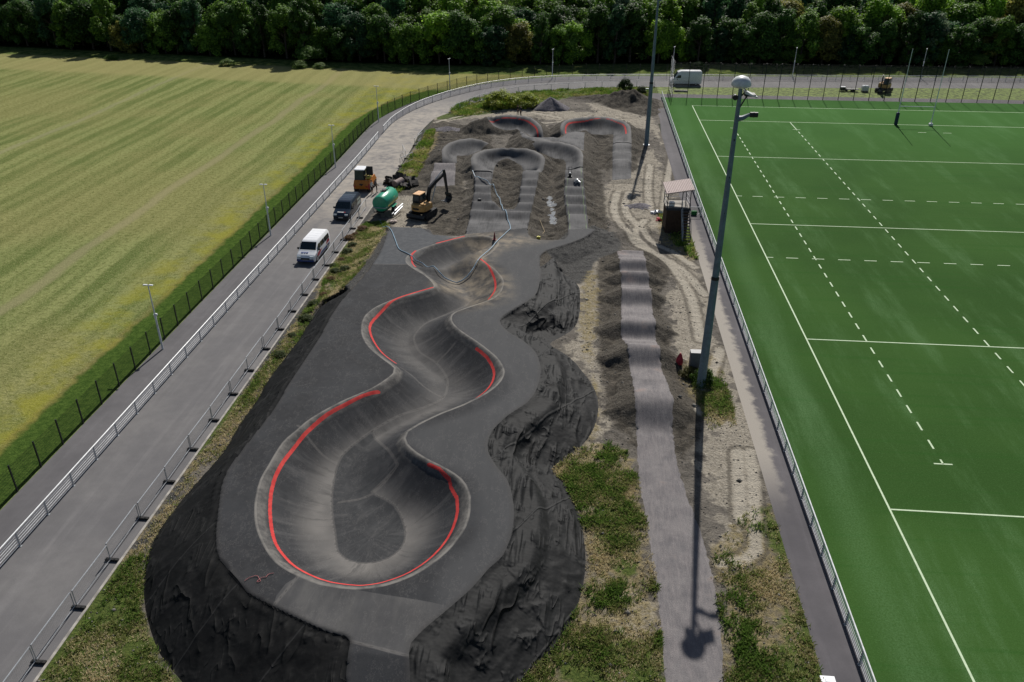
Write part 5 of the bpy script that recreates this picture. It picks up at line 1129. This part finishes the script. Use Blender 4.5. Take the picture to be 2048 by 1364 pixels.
# loader with cab
ora = plain('loader_orange', (.50, .17, .02), .4, spec=.4, var=.1)
l_ = empty('site_loader', (-47.2, 58.4, 0), -.02); tag(l_, 'orange wheeled loader with a glazed cab behind the dark blue van', 'loader')
MB().loft([[(-.95, -1.5, .45), (.95, -1.5, .45), (1., 1.9, .45), (-1., 1.9, .45)], [(-1.05, -1.6, .9), (1.05, -1.6, .9), (1.05, 2, .9), (-1.05, 2, .9)], [(-.95, -1.35, 1.55), (.95, -1.35, 1.55), (.95, 1.6, 1.5), (-.95, 1.6, 1.5)]]).out('body', ora, l_)
MB().loft([[(-.9, -1.3, 1.55), (.35, -1.3, 1.55), (.35, .5, 1.55), (-.9, .5, 1.55)], [(-.86, -1.15, 2.75), (.3, -1.15, 2.75), (.3, .4, 2.75), (-.86, .4, 2.75)]]).out('cab', blk, l_)
for a in ([(-.84, -1.31, 1.65), (.28, -1.31, 1.65), (.25, -1.17, 2.7), (-.81, -1.17, 2.7)], [(-.91, .4, 1.65), (-.91, -1.2, 1.65), (-.875, -1.1, 2.7), (-.875, .35, 2.7)], [(.36, -1.2, 1.65), (.36, .4, 1.65), (.33, .35, 2.7), (.33, -1.1, 2.7)]): MB().add(a, [(0, 1, 2, 3)]).out('window', bpy.data.materials['cab_glass'], l_)
MB().box(-.95, -1.25, 2.75, .4, .5, 2.88, .05).out('cab_roof', wp, l_); MB().box(.45, -.9, 1.6, .95, .6, 1.85, .05).out('bonnet', bpy.data.materials['stripe_yellow'], l_)
MB().box(.42, -.3, 1.9, 1.25, -.15, 3.05, .03).tube([(.8, -.2, 1.6), (.8, -.2, 2)], .05).out('raised_cover', blk, l_)
MB().loft([[(.9, -1.62, .55), (1.08, -1.62, .55), (1.08, -1.55, 1.15), (.9, -1.55, 1.15)], [(.9, -1.66, .6), (1.08, -1.66, .6), (1.08, -1.6, 1.1), (.9, -1.6, 1.1)]]).box(-1., -1.66, .75, -.75, -1.6, .9).box(.55, -1.66, .75, .8, -1.6, .9).out('tail_lamp', lr, l_)
MB().add([(-.3, -1.612, 1.15), (.3, -1.612, 1.15), (0, -1.612, .85)], [(0, 2, 1)]).out('warning_triangle', M['dark'], l_)
for sx in (-1, 1): wheel(sx*.85, -1.0, .45, .45, .4, l_); wheel(sx*.85, 1.3, .45, .45, .4, l_)
# people
skin = plain('skin', (.42, .25, .17), .6); hairm = plain('hair', (.03, .02, .015), .8)
def person(loc, rz, label, top, bottom, shorts=True, lean=0., armf=.25, hgt=1.76):
    f = empty('person', loc, rz); tag(f, label, 'person', None)
    J = {'pel': (0, 0, .95), 'sp': (0, .01, 1.15), 'ch': (0, .02+lean*.5, 1.36), 'nk': (0, .01+lean, 1.50), 'hd': (0, -.02+lean, 1.62), 'tp': (0, -.01+lean, 1.73)}
    ed = [('pel', 'sp'), ('sp', 'ch'), ('ch', 'nk'), ('nk', 'hd'), ('hd', 'tp')]; rad = dict(pel=.15, sp=.135, ch=.15, nk=.055, hd=.09, tp=.07)
    for s in (-1, 1):
        n = 'l' if s < 0 else 'r'; J.update({n+'sh': (s*.18, .02+lean*.8, 1.41), n+'el': (s*.25, .0, 1.13), n+'wr': (s*.22, -armf, .98), n+'hn': (s*.21, -armf-.06, .93), n+'hp': (s*.09, 0, .88), n+'kn': (s*.11, -.03, .49), n+'an': (s*.12, .03, .09), n+'to': (s*.13, -.14, .04)})
        ed += [('ch', n+'sh'), (n+'sh', n+'el'), (n+'el', n+'wr'), (n+'wr', n+'hn'), ('pel', n+'hp'), (n+'hp', n+'kn'), (n+'kn', n+'an'), (n+'an', n+'to')]
        rad.update({n+'sh': .06, n+'el': .042, n+'wr': .03, n+'hn': .04, n+'hp': .095, n+'kn': .062, n+'an': .04, n+'to': .035})
        for q in range(5):   # fingers and thumb
            k_ = f'{n}f{q}'; o_x = (q-1.5)*.018*s if q < 4 else -s*.03; J[k_] = (s*.21+o_x, -armf-.06-(.05 if q < 4 else .02), .86-(.008*(q in (1, 2))) if q < 4 else .91); ed.append((n+'hn', k_)); rad[k_] = .009
    ks = list(J); me = bpy.data.meshes.new('body'); me.from_pydata([J[k_] for k_ in ks], [(ks.index(a), ks.index(b_)) for a, b_ in ed], []); o = bpy.data.objects.new('body', me); C.collection.objects.link(o)
    md = o.modifiers.new('skin', 'SKIN'); sv = me.skin_vertices[0] if me.skin_vertices else None
    if sv is None:
        bpy.context.view_layer.objects.active = o; bpy.context.view_layer.update(); sv = me.skin_vertices[0] if me.skin_vertices else None
    if sv:
        for i, k_ in enumerate(ks): sv.data[i].radius = (rad[k_], rad[k_]*(.75 if k_ in ('ch', 'sp', 'pel') else 1)); sv.data[i].use_root = (k_ == 'pel')
    sb = o.modifiers.new('sub', 'SUBSURF'); sb.levels = sb.render_levels = 1
    dg = bpy.context.evaluated_depsgraph_get(); me2 = bpy.data.meshes.new_from_object(o.evaluated_get(dg)); o.modifiers.clear(); o.data = me2
    me2.materials.clear()
    for m_ in (skin, top, bottom, M['dark']): me2.materials.append(m_)
    for p in me2.polygons:
        c = p.center; p.use_smooth = True
        p.material_index = 3 if c.z < .1 else 2 if (.42 if shorts else .1) < c.z < .97 and abs(c.x) < .2 else 1 if .95 < c.z < 1.47 and abs(c.x) < (.5 if not shorts else .27) and c.z > 1.0 else 0
    o.parent = f
    h_ = MB().sphere((0, .005+lean, 1.69), .1, 12, 8, (1, 1.1, .85), z0=-.2); h_.out('hair', hairm, f, True); f.scale = (hgt/1.76,)*3; return f
cw, cb_, cd_ = plain('white_shirt', (.6, .6, .58), .9), plain('black_cloth', (.012, .012, .015), .9), plain('navy_cloth', (.02, .025, .04), .9)
person((-45.85, 56.6, 0), 1.2, 'person in a white top and dark shorts standing beside the orange loader', cw, cb_)
person((-45.35, 57.0, 0), 1.9, 'person in black top and dark shorts, right of the one in the white top', cb_, cb_)
x0, y0 = G(1035.5, 228, .3); person((x0, y0, hz(x0, y0)), .6, 'person in dark clothes, left of the pair standing behind the far left bowl', cb_, cd_, False)
x0, y0 = G(1041.5, 229, .3); person((x0, y0, hz(x0, y0)), -.8, 'person in dark clothes, right of the pair standing behind the far left bowl', cd_, cb_, False, .04)
# viewing tower
tw = empty('viewing_tower', (-8.95, 46.9, 0), .06); tag(tw, 'dark brown box tower with a roofed viewing deck and front stairs beside the pitch path', 'viewing tower')
brn = plain('brown_cladding', (.045, .022, .014), .6, var=.2); rfm = plain('roof_sheet', (.36, .28, .26), .6, var=.06); nav = plain('navy_steel', (.02, .03, .05), .5)
m = MB().box(-1.2, -1.2, 0, 1.2, 1.2, 3.0)
for k_ in range(14): x = -1.15+k_*.17; m.box(x, -1.225, .05, x+.08, -1.2, 2.95)
for k_ in range(14): y = -1.15+k_*.17; m.box(-1.225, y, .05, -1.2, y+.08, 2.95)
m.out('cabin', brn, tw); MB().box(-1.3, -1.3, 3.0, 1.3, 1.3, 3.12).out('deck', M['conc'], tw); MB().box(-1.32, -1.32, 2.86, 1.32, -1.3, 3.14).out('deck_fascia', nav, tw)
for (x, y, z1) in ((-1.22, -1.22, 5.0), (1.22, -1.22, 5.35), (-1.22, 1.22, 5.1), (1.22, 1.22, 5.45), (.35, -1.22, 5.2)): MB().box(x-.04, y-.04, 3.12, x+.04, y+.04, z1).out('deck_post', nav, tw)
m = MB()
for z in (3.55, 4.1): m.box(-1.22, -1.25, z, .35, -1.2, z+.06).box(-1.25, -1.22, z, -1.2, 1.22, z+.06).box(1.2, -1.22, z, 1.25, 1.22, z+.06).box(-1.22, 1.2, z, 1.22, 1.25, z+.06)
m.out('railing', nav, tw)
m = MB()
def zr(x, y): return 5.22+.16*x+.07*y
nn = 34; V = []; F = []
for k_ in range(nn+1):
    x = -1.5+3.0*k_/nn; dz = .035*(k_ % 2); V += [(x, -1.65, zr(x, -1.65)+dz), (x, 1.6, zr(x, 1.6)+dz), (x, -1.65, zr(x, -1.65)-.09), (x, 1.6, zr(x, 1.6)-.09)]
for k_ in range(nn): a = 4*k_; F += [(a, a+4, a+5, a+1), (a+2, a+3, a+7, a+6), (a, a+2, a+6, a+4), (a+1, a+5, a+7, a+3)]
F += [(0, 1, 3, 2), (4*nn, 4*nn+2, 4*nn+3, 4*nn+1)]
MB().add(V, F).out('roof', rfm, tw)
st_ = MB()
for k_ in range(11): z = 3.0-(k_+1)*.255; y = -1.3-.06-k_*.21; st_.box(.38, y-.23, z, 1.18, y, z+.05)
st_.out('stair_treads', plain('tread_grey', (.10, .09, .09), .8), tw)
for x in (.34, 1.2): MB().loft([[(x-.03, -1.3, 2.8), (x+.03, -1.3, 2.8), (x+.03, -1.3, 3.05), (x-.03, -1.3, 3.05)], [(x-.03, -3.75, -.05), (x+.03, -3.75, -.05), (x+.03, -3.75, .2), (x-.03, -3.75, .2)]]).tube([(x, -1.3, 4.1), (x, -3.7, 1.1), (x, -3.7, 0)], .03, 6).tube([(x, -2.5, 1.6), (x, -2.5, 2.6)], .025, 6).out('stair_rail', nav if x > 1 else M['galv'], tw)
b_ = MB().box(-.9, -.9, 3.14, -.3, -.3, 3.6, .08).out('deck_bag', wp); b_.matrix_world = tw.matrix_world.copy(); b_.location = (-8.95, 46.9, 0); tag(b_, 'white plastic bundle lying on the deck of the viewing tower', 'bundle')
# hockey goal
g_ = empty('small_goal', (-6.15, 52.0, .02), .02); tag(g_, 'small white-framed goal with green net on the side path beside the tower', 'goal')
MB().tube([(-.75, 0, 0), (-.75, 0, 1.1), (.75, 0, 1.1), (.75, 0, 0)], .04, 6).tube([(-.75, 0, 1.1), (-.75, .7, .0), (.75, .7, 0), (.75, 0, 1.1)], .03, 6).out('frame', M['wht'], g_)
m = MB()
for k_ in range(16): x = -.75+k_*.1; m.tube([(x, .0, 1.1), (x, .7, .02)], .008, 3)
for k_ in range(10): z = 1.1-k_*.12; y = .7*k_*.12/1.1; m.tube([(-.75, y, z), (.75, y, z)], .008, 3)
m.out('net', plain('net_dark', (.03, .08, .04), .8), g_); MB().box(-.3, .1, .02, .35, .55, .5, .08).out('green_bag', plain('bag_green', (.02, .16, .04), .8), g_)
# cabinet and odds and ends
MB().box(-.45, -.3, 0, .45, .3, 1.65, .03).box(-.48, -.33, 1.65, .48, .33, 1.72, .03).box(-.02, -.315, .15, .02, -.3, 1.55).out('electric_cabinet', plain('cabinet_grey', (.14, .14, .15), .5)).location = (-10.1, 15.9, 0)
tag(bpy.data.objects['electric_cabinet'], 'grey steel cabinet standing just behind the near floodlight mast', 'cabinet')
def rubble(name, x, y, z, label, cat, mt, n=14, r=.6, s=.25, seed=1, h=.4):
    q = random.Random(seed); m = MB()
    for i in range(n):
        a = q.uniform(0, 6.28); d = q.uniform(0, r); ss = s*q.uniform(.5, 1.2); c = Vector((x+math.cos(a)*d, y+math.sin(a)*d, z+q.uniform(0, h)*(1-d/r*.8)+ss*.2)); rot = Matrix.Rotation(q.uniform(0, 3), 3, Vector((q.random(), q.random(), q.random())))
        V = [c+rot@Vector((sx*ss*q.uniform(.6, 1), sy*ss*q.uniform(.4, .8), sz*ss*q.uniform(.15, .4))) for sx, sy, sz in ((-1, -1, -1), (1, -1, -1), (1, 1, -1), (-1, 1, -1), (-1, -1, 1), (1, -1, 1), (1, 1, 1), (-1, 1, 1))]
        m.add(V, [(3, 2, 1, 0), (4, 5, 6, 7), (0, 1, 5, 4), (1, 2, 6, 5), (2, 3, 7, 6), (3, 0, 4, 7)])
    o = m.out(name, mt); tag(o, label, cat); return o
redc = plain('red_sheet', (.45, .03, .05), .6, var=.2)
m = MB(); rings = []
for k_, (z, r) in enumerate([(0.05, .28), (.35, .34), (.7, .3), (1.0, .2), (1.3, .07)]): rings.append([(r*math.cos(a*math.pi/5)*(1+.25*(a % 2)), r*.7*math.sin(a*math.pi/5)*(1+.3*((a+1) % 2))+.1*z, z) for a in range(10)])
m.loft(rings); o = m.out('folded_warning_sign', redc); o.scale = (.72, .72, .78); o.location = (-11.25, 16.2, hz(-11.25, 16.2)-.02); tag(o, 'folded bright red road warning sign on its stand between gravel strip and near mast', 'folded sign')
x0, y0 = G(989, 482, .95); m = MB(); m.box(-.2, -.2, 0, .2, .2, .05, .02); m.cyl(0, 0, .05, .85, .14, .03, 12); o = m.out('traffic_cone', plain('cone_red', (.22, .03, .035), .6)); o.location = (x0, y0, hz(x0, y0)+.01); tag(o, 'dark red traffic cone standing on the rim of the small upper bowl', 'traffic cone')
x0, y0 = G(1140, 350, 1.); q_ = empty('plate_compactor', (x0, y0, hz(x0, y0))); tag(q_, 'black plate compactor standing at the top of the right rhythm lane', 'compactor')
MB().box(-.3, -.4, .02, .3, .4, .12, .04).box(-.2, -.25, .12, .2, .25, .5, .06).out('engine', blk, q_); MB().tube([(-.2, .2, .45), (-.2, .75, 1.1), (.2, .75, 1.1), (.2, .2, .45)], .03, 6).out('handle', blk, q_); MB().box(-.1, -.1, .5, .1, .12, .62, .02).out('fuel_tank', wp, q_)
x0, y0 = G(1152, 365, .9); rubble('hand_tools', x0, y0, hz(x0, y0)+.02, 'small heap of rakes and tools on the right rhythm lane', 'tools', M['galv'], 7, .5, .28, 4, .1)
x0, y0 = G(959, 403, .95); MB().box(-.22, -.18, 0, .22, .18, .28, .04).tube([(-.15, 0, .28), (-.15, 0, .36), (.15, 0, .36), (.15, 0, .28)], .02, 5).out('tool_box', blk).location = (x0, y0, hz(x0, y0)+.01); tag(bpy.data.objects['tool_box'], 'small black tool box on the left rhythm lane', 'tool box')
x0, y0 = G(1077, 476, .6); MB().box(-.2, -.15, 0, .2, .15, .3, .05).cyl(0, .1, .3, .36, .05).out('jerry_can', plain('can_yellow', (.55, .5, .05), .5)).location = (x0, y0, hz(x0, y0)+.01); tag(bpy.data.objects['jerry_can'], 'yellow can standing at the foot of the dirt island between the lanes', 'can')
MB().tube([(x0, y0, hz(x0, y0)+.05), (x0+.5, y0+3.5, hz(x0+.5, y0+3.5)+.05), (x0-.2, y0+6.5, hz(x0-.2, y0+6.5)+.05)], .03, 5).out('thin_hose', plain('hose_tan', (.35, .27, .16), .7)); tag(bpy.data.objects['thin_hose'], 'thin tan hose running back from the yellow can over the dirt', 'hose')
rubble('rubble_heap', -43.2, 60.9, .05, 'dark rubble heap with broken slabs behind the green tanker', 'rubble', plain('broken_slabs', (.04, .035, .032), .9, var=.4), 60, 2.3, .55, 8, .9)
MB().tube([(-.75, 0, .45), (.75, 0, .55)], .45, 16).out('concrete_pipe', plain('pipe_pink', (.26, .20, .185), .8)).location = (-43.1, 59.6, .1); bpy.data.objects['concrete_pipe'].rotation_euler.z = 1.1; tag(bpy.data.objects['concrete_pipe'], 'short pinkish concrete pipe lying in front of the rubble heap', 'pipe')
rubble('scrap_pile', -10.5, 52.4, .05, 'white and black scrap boards lying left of the tower', 'scrap', wp, 6, .6, .4, 12, .2); rubble('litter_pile', -10.4, 49.9, .05, 'red and white litter on the grass beside the tower', 'litter', redc, 5, .5, .3, 13, .15)
rubble('white_rubbish', -41.0, 46.6, .05, 'pale wrapping left on the dirt behind the tanker', 'litter', plain('pale_wrap', (.5, .42, .38), .8), 5, .4, .25, 14, .1)
# gravel heaps
def heap(name, x, y, r, h, label, mt, sx=1., seed=2):
    n, k2 = 36, 12; V = [(0, 0, h)]; F = []; q = np.random.default_rng(seed)
    for i in range(1, k2+1):
        for j_ in range(n):
            a = 2*math.pi*j_/n; rr = r*i/k2; w_ = 1+.12*math.sin(3*a+seed)+.06*math.sin(7*a); z = h*(1-(i/k2)**1.05)*(1+.06*math.sin(5*a+i*.6)*(i/k2))+q.normal()*.02
            V.append((math.cos(a)*rr*w_*sx, math.sin(a)*rr*w_, z if i < k2 else -.15))
    for j_ in range(n): F.append((0, 1+j_, 1+(j_+1) % n))
    for i in range(k2-1):
        for j_ in range(n): a = 1+i*n+j_; b = 1+i*n+(j_+1) % n; F.append((a, a+n, b+n, b))
    o = new_mesh(name, V, F, mt, smooth_=True); o.location = (x, y, hz(x, y)-.1 if y < 115 else 0); tag(o, label, 'gravel heap'); return o
gm = plain('stone_chippings', (.135, .125, .14), .95, var=.3, scale=4, bump=.6)
heap('gravel_heap', -25.5, 106.3, 2.9, 2.1, 'pointed grey gravel heap behind the far bowls below the road', gm, 1.15)
heap('gravel_heap', -12.4, 54.6, 1.5, .6, 'low dark gravel mound on the dirt left of the viewing tower', gm, 1.3, 5)
x0, y0 = G(895, 262); heap('gravel_heap', x0, y0, 1.8, .7, 'low grey gravel heap left of the far left bowl', gm, 1.5, 7)
# things by the far excavator
q_ = empty('water_container', (34.8, 126.6, .02)); tag(q_, 'white caged water container standing on the grass left of the yellow excavator', 'container')
MB().box(-.6, -.5, 0, .6, .5, .14).out('pallet', blk, q_); MB().box(-.58, -.48, .14, .58, .48, 1.15, .1).cyl(0, 0, 1.15, 1.2, .1).out('tank', wp, q_)
m = MB()
for k_ in range(7): x = -.6+k_*.2; m.tube([(x, -.5, .14), (x, -.5, 1.2), (x, .5, 1.2), (x, .5, .14)], .012, 4)
for z in (.4, .7, 1.0): m.tube([(-.6, -.5, z), (.6, -.5, z), (.6, .5, z), (-.6, .5, z), (-.6, -.5, z)], .012, 4)
m.out('cage', M['galv'], q_)
q_ = empty('small_trailer', (32.4, 126.5, .02)); tag(q_, 'low dark trailer frame on the grass left of the white water container', 'trailer')
MB().box(-1.1, -.5, .35, 1.1, .5, .5).tube([(-1.1, 0, .42), (-2, 0, .35)], .04).out('frame', blk, q_)
for sy in (-1, 1): MB().cyly(0, sy*.6-.09, sy*.6+.09, .28, .28, 14).out('wheel', M['rubber'], q_, True)
q_ = empty('generator', (30.6, 126.6, .02)); tag(q_, 'small grey-topped generator on the grass furthest left of the excavator', 'generator')
MB().box(-.45, -.4, .15, .45, .4, .8, .06).out('housing', blk, q_); MB().box(-.47, -.42, .8, .47, .42, .86, .03).out('lid', wp, q_); MB().cyly(.7, -.3, .3, .22, .22, 12).out('wheel', M['rubber'], q_, True)
# low concrete blocks behind the ball stop fence
bl = MB().box(-1.3, -.3, 0, 1.3, .3, .32, .05).out('concrete_slab', M['conc']); bl.location = (-.9, 122.9, 0); tag(bl, 'pale concrete slab lying on the verge in front of the panel van', 'slab')
x0, y0 = G(1290, 181); b2_ = MB().box(-.7, -.25, 0, .7, .25, .4, .04).out('concrete_slab', wp); b2_.location = (x0, y0, 0); tag(b2_, 'white board lying in the grass left of the path end', 'board')
x0, y0 = G(520, 1155, 2.3); q = random.Random(9); pts = smooth([(x0-.7, y0-.3), (x0-.5, y0-.05), (x0-.2, y0+.1), (x0, y0-.1), (x0+.12, y0-.25), (x0-.05, y0-.3), (x0+.1, y0+.0), (x0+.3, y0+.05), (x0+.35, y0+.25), (x0+.6, y0+.35)], False, .08); MB().tube([(a_, b_, hz(x0, y0)+.05) for a_, b_ in pts], .014, 5).out('pink_string', plain('string_pink', (.42, .14, .14), .8)); tag(bpy.data.objects['pink_string'], 'tangled red string lying on the dark asphalt at the near left edge', 'string')
x0, y0 = G(1655, 1362); MB().box(-.35, -.3, 0, .35, .3, .12, .02).box(-.15, -.1, .12, .15, .1, .16, .01).out('white_box', wp).location = (x0, y0-.1, .02); tag(bpy.data.objects['white_box'], 'white flat box on the edge of the side path at the bottom of the picture', 'box')
q = random.Random(3); m = MB(); pts = []
# black edging rolls on the far lanes
for s_, nm in (('1128,338.5 1168,337.5', 'on the top of the right rhythm lane'), ('944,344 986,345', 'on the top of the left rhythm lane'), ('1224,284 1264,284', 'across the far right lane')):
    a, b = [p_ for p_ in P(s_, .9)]; m = MB(); m.tube([(a[0]+(b[0]-a[0])*t, a[1]+(b[1]-a[1])*t, hz(a[0]+(b[0]-a[0])*t, a[1]+(b[1]-a[1])*t)+.05) for t in np.linspace(.04, .96, 12)], .06, 6); o = m.out('edge_strip', blk); tag(o, 'black strip lying across the asphalt joint '+nm, 'strip')
